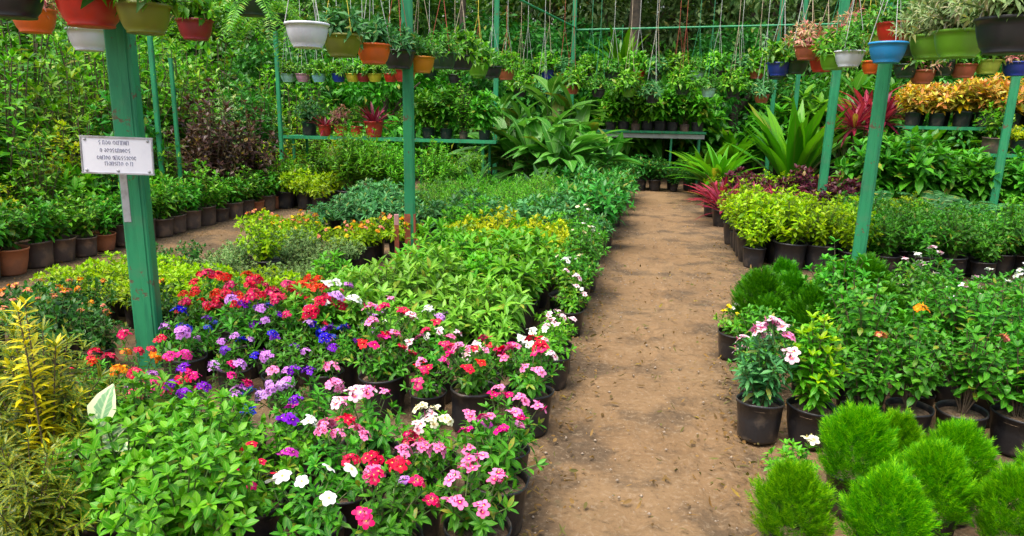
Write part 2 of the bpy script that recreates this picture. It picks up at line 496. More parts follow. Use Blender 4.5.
PROF = {'ovate': [0.06, 0.75, 1.0, 0.72, 0.05], 'lance': [0.1, 0.7, 1.0, 0.7, 0.04], 'obovate': [0.12, 0.5, 0.9, 1.0, 0.25],
        'strap': [0.35, 0.8, 1.0, 0.85, 0.05], 'blade': [0.6, 1.0, 1.0, 0.7, 0.05], 'petal': [0.15, 0.55, 0.95, 1.0, 0.45]}


def nrm(a):
    return a/(np.linalg.norm(a, axis=-1, keepdims=True)+1e-9)


def leaves(mb, p, d, up, Ln, Wd, droop=0.2, fold=0.25, prof='ovate', k=3, mi=0, curl=0.0):
    """add one curved, folded leaf blade at every point p, growing along d"""
    p, d, up = np.asarray(p, float), nrm(np.asarray(d, float)), np.asarray(up, float)
    N = len(p)
    if N == 0:
        return
    n = nrm(up-(up*d).sum(1)[:, None]*d)
    s = np.cross(d, n)
    Ln = np.broadcast_to(np.asarray(Ln, float), (N,))
    Wd = np.broadcast_to(np.asarray(Wd, float), (N,))
    droop = np.broadcast_to(np.asarray(droop, float), (N,))
    t = np.linspace(0, 1, k+1)
    pw = np.interp(t, np.linspace(0, 1, 5), PROF[prof])
    pos = p[:, None]+d[:, None]*(Ln[:, None]*t*(1-0.25*abs(droop[:, None])*t))[..., None] - n[:, None]*(droop*Ln)[:, None, None]*(t**2)[None, :, None]
    hw = (Wd[:, None]*pw[None]/2)
    wav = 1+curl*np.sin(t*9+1)[None]
    lf = pos+s[:, None]*hw[..., None]+n[:, None]*(fold*hw*wav)[..., None]
    rt = pos-s[:, None]*hw[..., None]+n[:, None]*(fold*hw*(2-wav))[..., None]
    V = np.stack([lf, pos, rt], 2)                                     # N, k+1, 3, 3
    base = (np.arange(N)*(k+1)*3)[:, None]
    q = []
    for i in range(k):
        o = i*3
        q.append([o, o+1, o+4, o+3])
        q.append([o+1, o+2, o+5, o+4])
    q = np.array(q)
    Fc = (base[:, :, None]+q[None]).reshape(-1, 4)
    uv = np.stack(np.meshgrid([0, 0.5, 1], t), -1).reshape(1, -1, 2).repeat(N, 0).reshape(-1, 2)
    mb.add(V.reshape(-1, 3), Fc, uv, mi)


UP = np.array([0, 0, 1.])


def bush(seed, H, R, stems, nodes, Ln, Wd, prof='ovate', per=2, elev=0.35, droop=0.3, t0=0.25, z0=0.0, k=3, mats=None, arch=0.5, spread=0.35,
         tip=5, fold=0.25, sr=0.004, flat=0.45, br=0.02, rnd=0.35, topmat=None):
    """stems fanning out of a pot, leaf pairs along them and a rosette at each tip; returns foliage, stem meshes and tips"""
    r = np.random.default_rng(seed)
    fo, st = MB(), MB()
    tips = []
    for i in range(stems):
        a = 2*PI*(i+r.random()*0.8)/stems*1.618*3
        rr = R*math.sqrt((i+0.3+0.5*r.random())/stems)
        h = H*(1-flat*(rr/R)**2)*(0.82+0.26*r.random())
        p0 = np.array([math.cos(a)*br*r.random(), math.sin(a)*br*r.random(), z0])
        p2 = np.array([math.cos(a)*rr, math.sin(a)*rr, z0+h])
        p1 = p0*(1-spread)+p2*spread
        p1[2] = z0+h*(arch+0.15*r.random()) if h > 0 else z0+abs(h)*0.7+0.06
        ts = np.linspace(0, 1, 7)[:, None]
        C = (1-ts)**2*p0+2*ts*(1-ts)*p1+ts**2*p2
        st.tube(C, np.linspace(sr, sr*0.45, 7), 4, cap=False)
        tn = np.linspace(t0, 0.97, nodes)+(r.random(nodes)-0.5)*0.5/nodes
        tn = np.repeat(np.clip(tn, 0.05, 1), per)
        T = tn[:, None]
        P = (1-T)**2*p0+2*T*(1-T)*p1+T**2*p2
        tan = nrm(2*(1-T)*(p1-p0)+2*T*(p2-p1))
        ang = np.arange(len(tn))//per*(PI/2 if per == 2 else 2.4)+np.arange(len(tn)) % per*(2*PI/per)+r.random()*6+r.normal(0, 0.35, len(tn))
        ref = nrm(np.cross(tan, np.array([0.31, 0.7, 0.2])))
        b2 = np.cross(tan, ref)
        rad = ref*np.cos(ang)[:, None]+b2*np.sin(ang)[:, None]
        D = nrm(rad+tan*(elev+r.normal(0, 0.2, len(tn)))[:, None]+r.normal(0, rnd*0.5, (len(tn), 3)))
        U = nrm(tan*0.6+UP*0.8+r.normal(0, rnd, (len(tn), 3)))
        sz = (0.55+0.55*np.sin(PI*np.clip(T[:, 0]*0.8+0.12, 0, 1)))*(0.8+0.4*r.random(len(tn)))
        leaves(fo, P, D, U, Ln*sz, Wd*sz, droop*(0.5+r.random(len(tn))), fold, prof, k)
        if tip:
            a2 = np.arange(tip)*2*PI/tip+r.random()*6
            tt = tan[-1]
            rad = ref[-1]*np.cos(a2)[:, None]+b2[-1]*np.sin(a2)[:, None]
            D = nrm(rad*0.75+tt*0.8+r.normal(0, 0.2, (tip, 3)))
            sz = 0.55+0.35*r.random(tip)
            leaves(fo, np.repeat(p2[None], tip, 0), D, nrm(UP+0.5*tt-0.4*rad), Ln*sz, Wd*sz, droop*0.5, fold, prof, k, 1 if topmat else 0)
        tips.append((p2, nrm(p2-p1)))
    return fo, st, tips


def rosette(seed, n, Ln, Wd, e0=80, e1=25, droop=0.35, z0=0.0, prof='strap', k=6, fold=0.3, curl=0.0):
    r = np.random.default_rng(seed)
    fo = MB()
    i = np.arange(n)
    a = i*2.4+r.random(n)*0.5
    el = np.radians(e0+(e1-e0)*i/n+r.normal(0, 11, n))
    D = np.stack([np.cos(a)*np.cos(el), np.sin(a)*np.cos(el), np.sin(el)], 1)
    P = np.stack([np.cos(a)*0.06*Ln, np.sin(a)*0.06*Ln, z0+0.03*(1-i/n)], 1)
    sz = (0.75+0.35*r.random(n))*(0.7+0.3*np.sin(PI*(i+1)/n*0.9))
    side = np.stack([np.cos(a), np.sin(a), np.zeros(n)], 1)
    leaves(fo, P, D, UP[None]*1.0-side*0.2+r.normal(0, 0.08, (n, 3)), Ln*sz, Wd*sz*(0.9+0.2*r.random(n)), droop*(0.6+0.8*r.random(n)), fold, prof, k, curl=curl)
    return fo


def fern(seed, n, Ln, pin, z0=0.0, e0=75, e1=15, droop=0.5, npin=16, pw=0.02):
    r = np.random.default_rng(seed)
    fo = MB()
    for i in range(n):
        a = i*2.4+r.random()*0.5
        el = math.radians(e0+(e1-e0)*i/n+r.normal(0, 6))
        d = np.array([math.cos(a)*math.cos(el), math.sin(a)*math.cos(el), math.sin(el)])
        l_ = Ln*(0.75+0.35*r.random())
        t = np.linspace(0.12, 1, npin)
        P = np.array([0, 0, z0])+d*l_*t[:, None]-UP*droop*l_*(t**2)[:, None]
        tan = nrm(np.gradient(P, axis=0))
        s = nrm(np.cross(tan, UP))
        fo.tube(np.vstack([[0, 0, z0], P[::3]]), np.linspace(0.004, 0.0015, len(P[::3])+1), 3, cap=False)
        n_ = np.cross(s, tan)
        for sg in (-1, 1):
            D = nrm(s*sg+tan*0.45+r.normal(0, 0.08, P.shape))
            leaves(fo, P, D, n_, pin*np.sin(PI*np.clip(t*0.86+0.12, 0, 1))**0.7*(0.9+0.2*r.random(npin)), pw, 0.25, 0.2, 'lance', 2)
    return fo


def thuja(seed, R, H, n, z0=0.0, bl=0.05, bw=0.0055, egg=0.6, upw=0.55):
    """dense egg of upright feathery sprays"""
    r = np.random.default_rng(seed)
    fo = MB()
    u = nrm(r.normal(0, 1, (n, 3)))
    u[:, 2] = np.where(u[:, 2] < -0.75, -u[:, 2], u[:, 2])
    sh = 0.62+0.36*np.sqrt(r.random(n))
    lump = 1+0.1*np.sin(u[:, 0]*6+seed)*np.cos(u[:, 1]*7+seed*2)+0.08*np.sin(u[:, 2]*9+u[:, 0]*5+seed)+0.05*r.normal(0, 1, n)
    C = u*np.array([R, R, H/2])*(sh*lump)[:, None]
    taper = 1-egg*np.clip(C[:, 2]/(H/2), -0.2, 1)**2*0.6
    C[:, :2] *= taper[:, None]
    C[:, 2] += z0+H/2
    out = nrm(u*np.array([1, 1, 0.6]))
    ax = nrm(out*0.75+UP*(upw+0.35*r.random(n))[:, None]+r.normal(0, 0.18, (n, 3)))
    pl = nrm(np.cross(ax, np.cross(out, UP)+r.normal(0, 0.5, (n, 3))))
    sd_ = np.cross(ax, pl)
    # a flat spray: a short axis with bladelets on both sides
    m = 6
    ln = bl*1.5*(0.6+0.8*r.random(n)**1.5)
    for j in range(m):
        t = j/m
        base = C+ax*(ln*(t-0.5))[:, None]
        for sg in (-1, 1):
            D = nrm(ax+sd_*sg*(0.85-0.35*t)+pl*r.normal(0, 0.12, n)[:, None])
            leaves(fo, base, D, pl, bl*(0.85-0.45*t)*(0.8+0.4*r.random(n)), bw*(0.8+0.5*r.random(n)), -0.15, 0.2, 'blade', 1)
    leaves(fo, C, ax, pl, ln*0.68, bw*1.2, 0.0, 0.2, 'blade', 1)
    return fo


def blossom(seed, nf, fr, spread=0.03, pet=5, cup=0.25, prof='petal', pw=0.85):
    """a head of nf five-petalled florets; fr is the petal length"""
    r = np.random.default_rng(seed)
    mb = MB()
    for i in range(nf):
        a = i*2.4+r.random()
        q = 0 if nf == 1 else spread*math.sqrt((i+0.4)/nf)
        c = np.array([math.cos(a)*q, math.sin(a)*q, 0.01-q*q*16+r.random()*0.008])
        ax = nrm(np.array([math.cos(a)*q*14, math.sin(a)*q*14, 1.0])*np.array([1.5, 1.5, 1])+r.normal(0, 0.28, 3))
        e1 = nrm(np.cross(ax, [0.3, 0.9, 0.1]))
        e2 = np.cross(ax, e1)
        an = np.arange(pet)*2*PI/pet+r.random()*6
        D = e1*np.cos(an)[:, None]+e2*np.sin(an)[:, None]+ax*cup
        leaves(mb, np.repeat(c[None], pet, 0)+D*fr*0.06, D, np.repeat(ax[None], pet, 0), fr*(0.9+0.2*r.random(pet)), fr*pw, 0.25, 0.12, prof, 3)
        z = np.stack([e1*math.cos(b)+e2*math.sin(b) for b in np.linspace(0, 2*PI, 6, endpoint=False)])*fr*0.13+c+ax*fr*0.13
        mb.add(np.vstack([z, c+ax*fr*0.2]), [[b, (b+1) % 6, 6] for b in range(6)], None, 1)
    # unopened buds between the florets
    for i in range(0 if nf == 1 else 4):
        a, q = r.random()*6.28, spread*(0.4+0.6*r.random())
        mb.tube([(math.cos(a)*q*0.5, math.sin(a)*q*0.5, -0.01), (math.cos(a)*q, math.sin(a)*q, 0.012), (math.cos(a)*q*1.1, math.sin(a)*q*1.1, 0.026)], [0.0012, 0.0034, 0.0008], 4, i % 2*2)
    # short green stalk
    mb.tube([(0.004, 0, -0.09), (0.003, 0, -0.03), (0, 0, 0.008)], [0.002, 0.002, 0.003], 4, 2)
    return mb


# ------------------------------------------------------------------ objects
def obj(name, me, parent=None, loc=(0, 0, 0), rot=(0, 0, 0), s=1.0):
    o = bpy.data.objects.new(name, me)
    COL.objects.link(o)
    o.location = loc
    o.rotation_euler = rot
    if s != 1.0:
        o.scale = (s, s, s)
    if parent is not None:
        o.parent = parent
    return o


def tag(o, label, cat, group=None):
    o['label'] = label
    o['category'] = cat
    if group:
        o['group'] = group
    return o


def thing(name, label, cat, loc=(0, 0, 0), rz=0.0, s=1.0, group=None):
    o = obj(name, None, None, loc, (0, 0, rz), s)
    o.empty_display_size = 0.1
    return tag(o, label, cat, group)


ORD = ['', 'first', 'second', 'third', 'fourth', 'fifth', 'sixth', 'seventh', 'eighth', 'ninth', 'tenth', 'eleventh', 'twelfth', 'thirteenth',
       'fourteenth', 'fifteenth', 'sixteenth', 'seventeenth', 'eighteenth', 'nineteenth', 'twentieth']
for _t, _n in (('twenty', 2), ('thirty', 3), ('forty', 4)):
    if _n > 2:
        ORD.append({3: 'thirtieth', 4: 'fortieth'}[_n])
    ORD += [_t+'-'+ORD[i] for i in range(1, 10)]

# pots: (pot mesh, soil mesh, soil height)
def make_pot(name, rt, h, mat, seed, wob=0.012, taper=0.82):
    r = np.random.default_rng(seed)
    mb = MB()
    rb = rt*taper
    mb.lathe([(0.001, 0.002), (rb*0.96, 0.0), (rb, 0.012), (rt*0.93, h*0.55), (rt*0.985, h*0.93), (rt*1.03, h*0.94), (rt*1.035, h),
              (rt*0.985, h*1.003), (rt*0.94, h*0.93), (rt*0.93, h*0.8)], 22, wob, r)
    so_ = MB()
    rs = rt*0.935
    rings = [(rs, h*0.84), (rs*0.7, h*0.87), (rs*0.35, h*0.9), (0.001, h*0.9)]
    so_.lathe(rings, 18, 0.02, r)
    return mb.mesh(name, mat), so_.mesh('soil', M_SOIL), h*0.86


POTS = {'black': [make_pot('pot', 0.105, 0.19, M_POT, i, 0.012+0.004*i, 0.8+0.03*(i % 3)) for i in range(7)],
        'small': [make_pot('pot', 0.085, 0.15, M_POT, 10+i, 0.015) for i in range(3)],
        'brown': [make_pot('pot', 0.125, 0.2, M_POTB, 20+i, 0.014, 0.86) for i in range(4)],
        'terra': [make_pot('pot', 0.12, 0.19, M_POTT, 30+i, 0.008, 0.78) for i in range(2)],
        'redpot': [make_pot('pot', 0.13, 0.22, BOWL['red'], 40+i, 0.006, 0.75) for i in range(2)],
        'big': [make_pot('pot', 0.15, 0.24, M_POT, 50+i, 0.014) for i in range(2)]}

FLOWER_MESH = {}


def flower_mesh(colour, style):
    key = (colour, style)
    if key not in FLOWER_MESH:
        out = []
        for v in range(2):
            sd0 = hash(style) % 7*0+v*13+len(style)
            if style == 'phlox':
                mb = blossom(sd0, 10, 0.019, 0.036)
            elif style == 'single':
                mb = blossom(sd0+3, 1, 0.034, 0, 5, 0.15, 'petal', 0.95)
            elif style == 'pair':
                mb = blossom(sd0+5, 3, 0.027, 0.026, 5, 0.2)
            elif style == 'daisy':
                mb = blossom(sd0+7, 1, 0.045, 0, 14, 0.12, 'lance', 0.3)
            elif style == 'zinnia':
                mb = blossom(sd0+7, 1, 0.038, 0, 16, 0.3, 'petal', 0.42)
            else:
                mb = blossom(sd0+9, 3, 0.016, 0.018)
            out.append(mb.mesh('flower', [FM[colour], M_EYE, M_STEM]))
        FLOWER_MESH[key] = out
    return FLOWER_MESH[key]


KINDS = {}


def kind(key, name, cat, variants, pot='black', stem=M_STEM):
    """variants: list of (foliage MB, stem MB or None, tips); meshes are built once and shared"""
    KINDS[key] = (name, cat, pot, variants)


def bushes(key, name, cat, mats, seeds=3, pot='black', stem=M_STEM, seed0=0, **kw):
    vs = []
    zp = POTS[pot][0][2] if pot else 0
    for i in range(seeds):
        kk = dict(kw)
        kk['H'] = kw['H']*(0.92+0.08*i)
        big = key.startswith('tall') and key != 'tallfl' or key.startswith('jungle') or key in ('paddle', 'hedge', 'sunset', 'pinkmix')
        f_ = 0.8 if not big else 0.82 if key.startswith('tall') else 1.0
        kk['Ln'], kk['Wd'] = kw['Ln']*f_, kw['Wd']*f_
        kk['stems'] = int(kw['stems']*(1.35 if f_ < 1 else 1.0))
        fo, st, tips = bush(seed0+i*17+len(key)*101, z0=zp-0.01, **kk)
        mm = mats if isinstance(mats, list) else [mats]
        vs.append((fo.mesh('foliage', mm), st.mesh('stem', stem), tips))
    kind(key, name, cat, vs, pot)


bushes('vinca', 'flowering_vinca', 'flowering plant', G['mid'], 4, H=0.2, R=0.15, stems=13, nodes=6, Ln=0.065, Wd=0.026, prof='lance', elev=0.3)
bushes('vincah', 'flowering_vinca', 'flowering plant', G['fresh'], 3, H=0.19, R=0.14, stems=12, nodes=6, Ln=0.06, Wd=0.026, prof='ovate', elev=0.3, seed0=5)
bushes('tallfl', 'tall_flowering_plant', 'flowering plant', G['mid'], 3, H=0.29, R=0.14, stems=10, nodes=8, Ln=0.07, Wd=0.024, prof='lance', elev=0.35, seed0=9)
bushes('soft', 'leafy_shrub', 'leafy plant', G['fresh'], 3, H=0.3, R=0.2, stems=32, nodes=7, Ln=0.062, Wd=0.034, prof='ovate', elev=0.3, droop=0.4, seed0=3)
bushes('broad', 'broad_leaved_plant', 'leafy plant', G['pale'], 3, H=0.3, R=0.17, stems=14, nodes=5, Ln=0.12, Wd=0.042, prof='lance', elev=0.45, droop=0.45, seed0=4)
bushes('broadg', 'broad_leaved_plant', 'leafy plant', G['fresh'], 3, H=0.3, R=0.17, stems=14, nodes=5, Ln=0.12, Wd=0.045, prof='lance', elev=0.45, droop=0.45, seed0=14)
bushes('lime', 'lime_shrub', 'leafy plant', G['lime'], 3, H=0.36, R=0.2, stems=22, nodes=7, Ln=0.065, Wd=0.032, prof='ovate', elev=0.5, seed0=6)
bushes('yellow', 'yellow_leaved_shrub', 'leafy plant', G['yellow'], 3, H=0.26, R=0.19, stems=20, nodes=6, Ln=0.07, Wd=0.033, elev=0.4, seed0=8)
bushes('low', 'low_bedding_plant', 'bedding plant', G['dark'], 3, pot='small', H=0.2, R=0.16, stems=17, nodes=5, Ln=0.055, Wd=0.028, seed0=11)
bushes('lowlime', 'low_bedding_plant', 'bedding plant', [G['lime']], 3, pot='small', H=0.19, R=0.18, stems=20, nodes=5, Ln=0.06, Wd=0.03, seed0=12)
bushes('vari', 'variegated_shrub', 'leafy plant', G['vari'], 3, pot='small', H=0.27, R=0.17, stems=17, nodes=7, Ln=0.06, Wd=0.028, seed0=13)
bushes('green', 'leafy_shrub', 'leafy plant', G['mid'], 4, H=0.37, R=0.19, stems=20, nodes=7, Ln=0.08, Wd=0.034, prof='ovate', elev=0.4, seed0=15)
bushes('rose', 'rose_bush', 'flowering plant', G['mid'], 4, H=0.42, R=0.17, stems=14, nodes=8, Ln=0.07, Wd=0.038, elev=0.3, t0=0.4, stem=M_WOOD, seed0=16)
bushes('fresh', 'leafy_shrub', 'leafy plant', G['fresh'], 3, H=0.42, R=0.17, stems=15, nodes=8, Ln=0.085, Wd=0.036, prof='ovate', elev=0.45, t0=0.3, seed0=17)
bushes('glossy', 'glossy_shrub', 'leafy plant', G['gloss'], 3, H=0.4, R=0.24, stems=17, nodes=6, Ln=0.13, Wd=0.05, prof='ovate', elev=0.5, droop=0.35, seed0=18, rnd=0.25)
bushes('bluey', 'blue_green_plant', 'leafy plant', G['blue'], 3, H=0.33, R=0.2, stems=15, nodes=6, Ln=0.12, Wd=0.045, prof='lance', elev=0.5, droop=0.45, seed0=19)
bushes('hedge', 'hedge_plant', 'shrub', G['fresh'], 3, pot='big', H=0.85, R=0.34, stems=46, nodes=12, Ln=0.085, Wd=0.03, prof='lance', elev=0.7, seed0=20, k=2)
bushes('feather', 'feathery_bush', 'leafy plant', G['fresh'], 2, H=0.36, R=0.24, stems=34, nodes=10, Ln=0.07, Wd=0.012, prof='lance', elev=0.9, seed0=21, k=2)
bushes('coleus', 'maroon_coleus', 'leafy plant', G['maroon'], 3, H=0.38, R=0.22, stems=18, nodes=6, Ln=0.12, Wd=0.055, elev=0.4, seed0=22)
bushes('tall', 'tall_shrub', 'shrub', G['wall'], 4, pot='brown', H=1.25, R=0.38, stems=24, nodes=11, Ln=0.13, Wd=0.055, elev=0.35, flat=0.6, t0=0.15, br=0.05, sr=0.008, stem=M_WOOD, seed0=23, tip=5, k=2)
bushes('tallo', 'tall_shrub', 'shrub', G['wall2'], 3, pot='brown', H=1.25, R=0.38, stems=24, nodes=11, Ln=0.15, Wd=0.045, prof='lance', elev=0.4, flat=0.6, t0=0.15, br=0.05, sr=0.008, stem=M_WOOD, seed0=24, tip=5, k=2)
bushes('tallp', 'purple_leaved_shrub', 'shrub', G['purple'], 2, pot='brown', H=1.2, R=0.45, stems=26, nodes=11, Ln=0.14, Wd=0.06, elev=0.3, flat=0.6, t0=0.2, br=0.05, sr=0.008, stem=M_WOOD, seed0=25, k=2)
bushes('tallv', 'variegated_tall_shrub', 'shrub', G['vari'], 2, pot='brown', H=1.1, R=0.36, stems=22, nodes=10, Ln=0.12, Wd=0.05, flat=0.6, t0=0.15, br=0.05, sr=0.008, stem=M_WOOD, seed0=26, k=2)
bushes('row', 'potted_shrub', 'leafy plant', G['wall'], 4, pot='brown', H=0.42, R=0.2, stems=14, nodes=7, Ln=0.1, Wd=0.04, elev=0.4, t0=0.2, seed0=27)
bushes('rowd', 'potted_shrub', 'leafy plant', G['mid'], 3, pot='brown', H=0.4, R=0.2, stems=14, nodes=7, Ln=0.1, Wd=0.042, elev=0.4, t0=0.2, seed0=28)
bushes('rowd2', 'low_bedding_plant', 'bedding plant', G['mid'], 2, pot='small', H=0.24, R=0.15, stems=14, nodes=6, Ln=0.07, Wd=0.03, seed0=61)
bushes('sunset', 'multicoloured_croton', 'croton', G['sunset'], 3, pot='black', H=0.42, R=0.24, stems=18, nodes=7, Ln=0.13, Wd=0.05, seed0=29, k=2)
bushes('pinkmix', 'pink_leaved_croton', 'croton', G['pinkmix'], 2, pot='black', H=0.4, R=0.24, stems=18, nodes=7, Ln=0.13, Wd=0.045, seed0=30, k=2)
bushes('croton', 'speckled_croton', 'croton', [G['croton'], G['crotony']], 2, pot='big', H=0.56, R=0.25, stems=17, nodes=19, Ln=0.105, Wd=0.018, prof='lance', per=3, elev=0.45,
       droop=0.25, t0=0.12, stem=M_WOOD, seed0=31, tip=7, k=4, flat=0.55)
bushes('spire', 'yellow_croton', 'croton', G['crotony'], 1, pot='big', H=0.8, R=0.11, stems=4, nodes=24, Ln=0.07, Wd=0.018, prof='lance', per=3, elev=0.6, t0=0.15, stem=M_WOOD, seed0=41, tip=6, flat=0.5)
bushes('redge', 'flowering_vinca', 'flowering plant', G['blue'], 1, H=0.42, R=0.14, stems=15, nodes=10, Ln=0.08, Wd=0.028, prof='lance', elev=0.3, t0=0.2, seed0=42)
bushes('upright', 'leafy_shrub', 'leafy plant', [G['fresh'], G['lime']], 1, H=0.5, R=0.125, stems=20, nodes=11, Ln=0.085, Wd=0.036, elev=0.4, t0=0.25, stem=M_WOOD, topmat=True, seed0=43, flat=0.55)
bushes('tally', 'yellow_tall_shrub', 'shrub', G['yellow'], 2, pot='brown', H=1.2, R=0.38, stems=22, nodes=10, Ln=0.12, Wd=0.05, flat=0.6, t0=0.2, br=0.05, sr=0.008, stem=M_WOOD, seed0=44, k=2)
bushes('tallg', 'tall_shrub', 'shrub', G['gloss'], 2, pot='brown', H=1.25, R=0.4, stems=26, nodes=11, Ln=0.17, Wd=0.075, elev=0.35, flat=0.6, t0=0.15, br=0.05, sr=0.008, stem=M_WOOD, seed0=45, k=2)
bushes('jungle', 'jungle_shrub', 'shrub', G['mid'], 3, pot='big', H=0.95, R=0.42, stems=20, nodes=8, Ln=0.24, Wd=0.1, elev=0.45, droop=0.4, seed0=32, k=3)
bushes('jungled', 'jungle_shrub', 'shrub', G['fresh'], 2, pot='big', H=0.8, R=0.4, stems=18, nodes=8, Ln=0.22, Wd=0.09, elev=0.45, droop=0.4, seed0=33, k=3)


def ros_kind(key, name, cat, mat, pot, seeds, **kw):
    zp = POTS[pot][0][2]
    kind(key, name, cat, [(rosette(s*7+len(key), z0=zp-0.01, **kw).mesh('foliage', mat), None, []) for s in range(seeds)], pot)


ros_kind('cordy', 'red_cordyline', 'cordyline', G['red'], 'black', 3, n=26, Ln=0.42, Wd=0.05, e0=85, e1=10, droop=0.3)
_fo = rosette(77, 40, 0.5, 0.06, e0=88, e1=-15, droop=0.35, z0=0.95)
_st = MB()
_st.tube([(0, 0, 0.14), (0.02, 0.01, 0.5), (0, 0, 0.98)], [0.012, 0.011, 0.009], 6)
kind('cordytall', 'red_cordyline', 'cordyline', [(_fo.mesh('foliage', G['red']), _st.mesh('stem', M_WOOD), [])], 'black')
ros_kind('nest', 'nest_fern', 'fern', G['nest'], 'big', 2, n=34, Ln=0.95, Wd=0.15, e0=88, e1=35, droop=0.5, curl=0.5)
ros_kind('bignest', 'giant_nest_fern', 'fern', G['nest'], 'big', 1, n=60, Ln=1.65, Wd=0.23, e0=89, e1=58, droop=0.25, curl=0.5)
bushes('paddle', 'paddle_leaved_plant', 'foliage plant', G['paddle'], 3, pot='big', H=0.75, R=0.3, stems=11, nodes=4, Ln=0.5, Wd=0.17, prof='ovate', per=1, elev=1.1, droop=0.5, t0=0.3, sr=0.012, br=0.05, tip=2, fold=0.3, k=6, flat=0.5, seed0=71)
ros_kind('spath', 'spathe_plant', 'foliage plant', G['dark'], 'black', 3, n=26, Ln=0.42, Wd=0.09, e0=80, e1=15, droop=0.4, prof='lance', k=5)
zb = POTS['black'][0][2]
kind('fern', 'arching_fern', 'fern', [(fern(s, 22, 0.5, 0.1, z0=zb-0.01).mesh('foliage', G['mid']), None, []) for s in range(2)], 'black')
kind('palm', 'fern_palm', 'fern', [(fern(s+5, 16, 0.75, 0.16, z0=zb, e0=70, e1=12, npin=18, pw=0.022).mesh('foliage', G['blue']), None, []) for s in range(2)], 'black')
kind('globe', 'round_conifer', 'conifer', [(thuja(s+1, 0.15, 0.365, 1050, z0=zb-0.05, bw=0.0066, bl=0.043, upw=0.95).mesh('foliage', G['thuja']), None, []) for s in range(3)], 'black')
kind('conifer', 'round_conifer', 'conifer', [(thuja(s+8, 0.15, 0.4, 850, z0=zb-0.05, bw=0.0085, bl=0.036).mesh('foliage', G['thujad']), None, []) for s in range(2)], 'black')


def plant(key, x, y, label, group=None, z=0.0, s=1.0, flowers=0, colours=(), style='phlox', fs=1.0, pot=None, rng=RND, rz=None):
    name, cat, pk, vs = KINDS[key]
    fo, st, tips = vs[rng.randrange(len(vs))]
    rz = rng.random()*2*PI if rz is None else rz
    t = thing(name, label, cat, (x, y, z), rz, s, group)
    if flowers:
        t['category'] = 'flowering plant'
    pm, sm, _ = POTS[pot or pk][rng.randrange(len(POTS[pot or pk]))]
    p = obj('pot', pm, t, rot=(rng.uniform(-0.055, 0.055), rng.uniform(-0.055, 0.055), rng.random()*6))
    obj('soil', sm, p)
    obj('foliage', fo, t)
    if st is not None:
        obj('stem', st, t)
    if flowers and tips:
        flowers = min(len(tips), int(flowers*1.35+0.5))
        order = sorted(range(len(tips)), key=lambda i: -tips[i][0][2]+rng.random()*0.2)[:flowers]
        for i in order:
            P, D = tips[i]
            c = colours[rng.randrange(len(colours))]
            fm = flower_mesh(c, style)[rng.randrange(2)]
            q = Vector((D[0]*0.7+rng.uniform(-.4, .4), D[1]*0.7+rng.uniform(-.4, .25)-0.15, 1.0)).to_track_quat('Z', 'Y').to_euler()
            obj('flower', fm, t, (P[0], P[1], P[2]+rng.uniform(0.015, 0.07)*(1 if style != 'tiny' else 0.5)), q, fs*rng.uniform(0.62, 1.0))
    return t


STRAY = [('fresh', 'tall fresh green shrub'), ('low', 'dark small leaved plant'), ('yellow', 'yellow leaved plant'), ('bluey', 'blue green plant'), ('lime', 'lime shrub'), ('vari', 'cream edged shrub')]


def grid(key, xs, ys, look, where, group, jit=0.045, s=(0.9, 1.1), skip=0.04, zt=0.6, rows=None, ref='from the path', **kw):
    """rows of plants, nearest row first, each row counted outwards from the path"""
    nr = 0
    ys = list(ys)
    for j, y in enumerate(ys):
        c = 0
        row = []
        for x in xs:
            xx, yy = x+RND.uniform(-jit, jit), y+RND.uniform(-jit, jit)
            if RND.random() < skip or not in_frame(xx, yy, 0, zt) or (-2.75 < xx < -1.75 and 4.75 < yy < 6.6):
                continue
            row.append((xx, yy))
        if not row:
            continue
        nr += 1
        for c, (xx, yy) in enumerate(row):
            rn = (ORD[nr]+' row of ' if len(ys) > 1 else '')
            kk = key if isinstance(key, str) else key[RND.randrange(len(key))]
            if len(row) > 3 and kk in ('broad', 'broadg', 'yellow', 'green', 'lime', 'glossy', 'vari') and RND.random() < 0.13:
                ik, il = STRAY[RND.randrange(len(STRAY))]
                plant(ik, xx, yy, f'odd {il} among the {where}, {ORD[nr]} row, {ORD[c+1]} {ref}', None, s=RND.uniform(0.95, 1.25))
                continue
            plant(kk, xx, yy, f'{look}, {ORD[c+1]} {ref}, {rn}{where}', group, s=RND.uniform(s[0]*0.8, s[1]*1.12), **kw)


def fr(a, b, step):
    n = max(1, int(round(abs(b-a)/step)))
    return [a+(b-a)*i/n for i in range(n+1)]


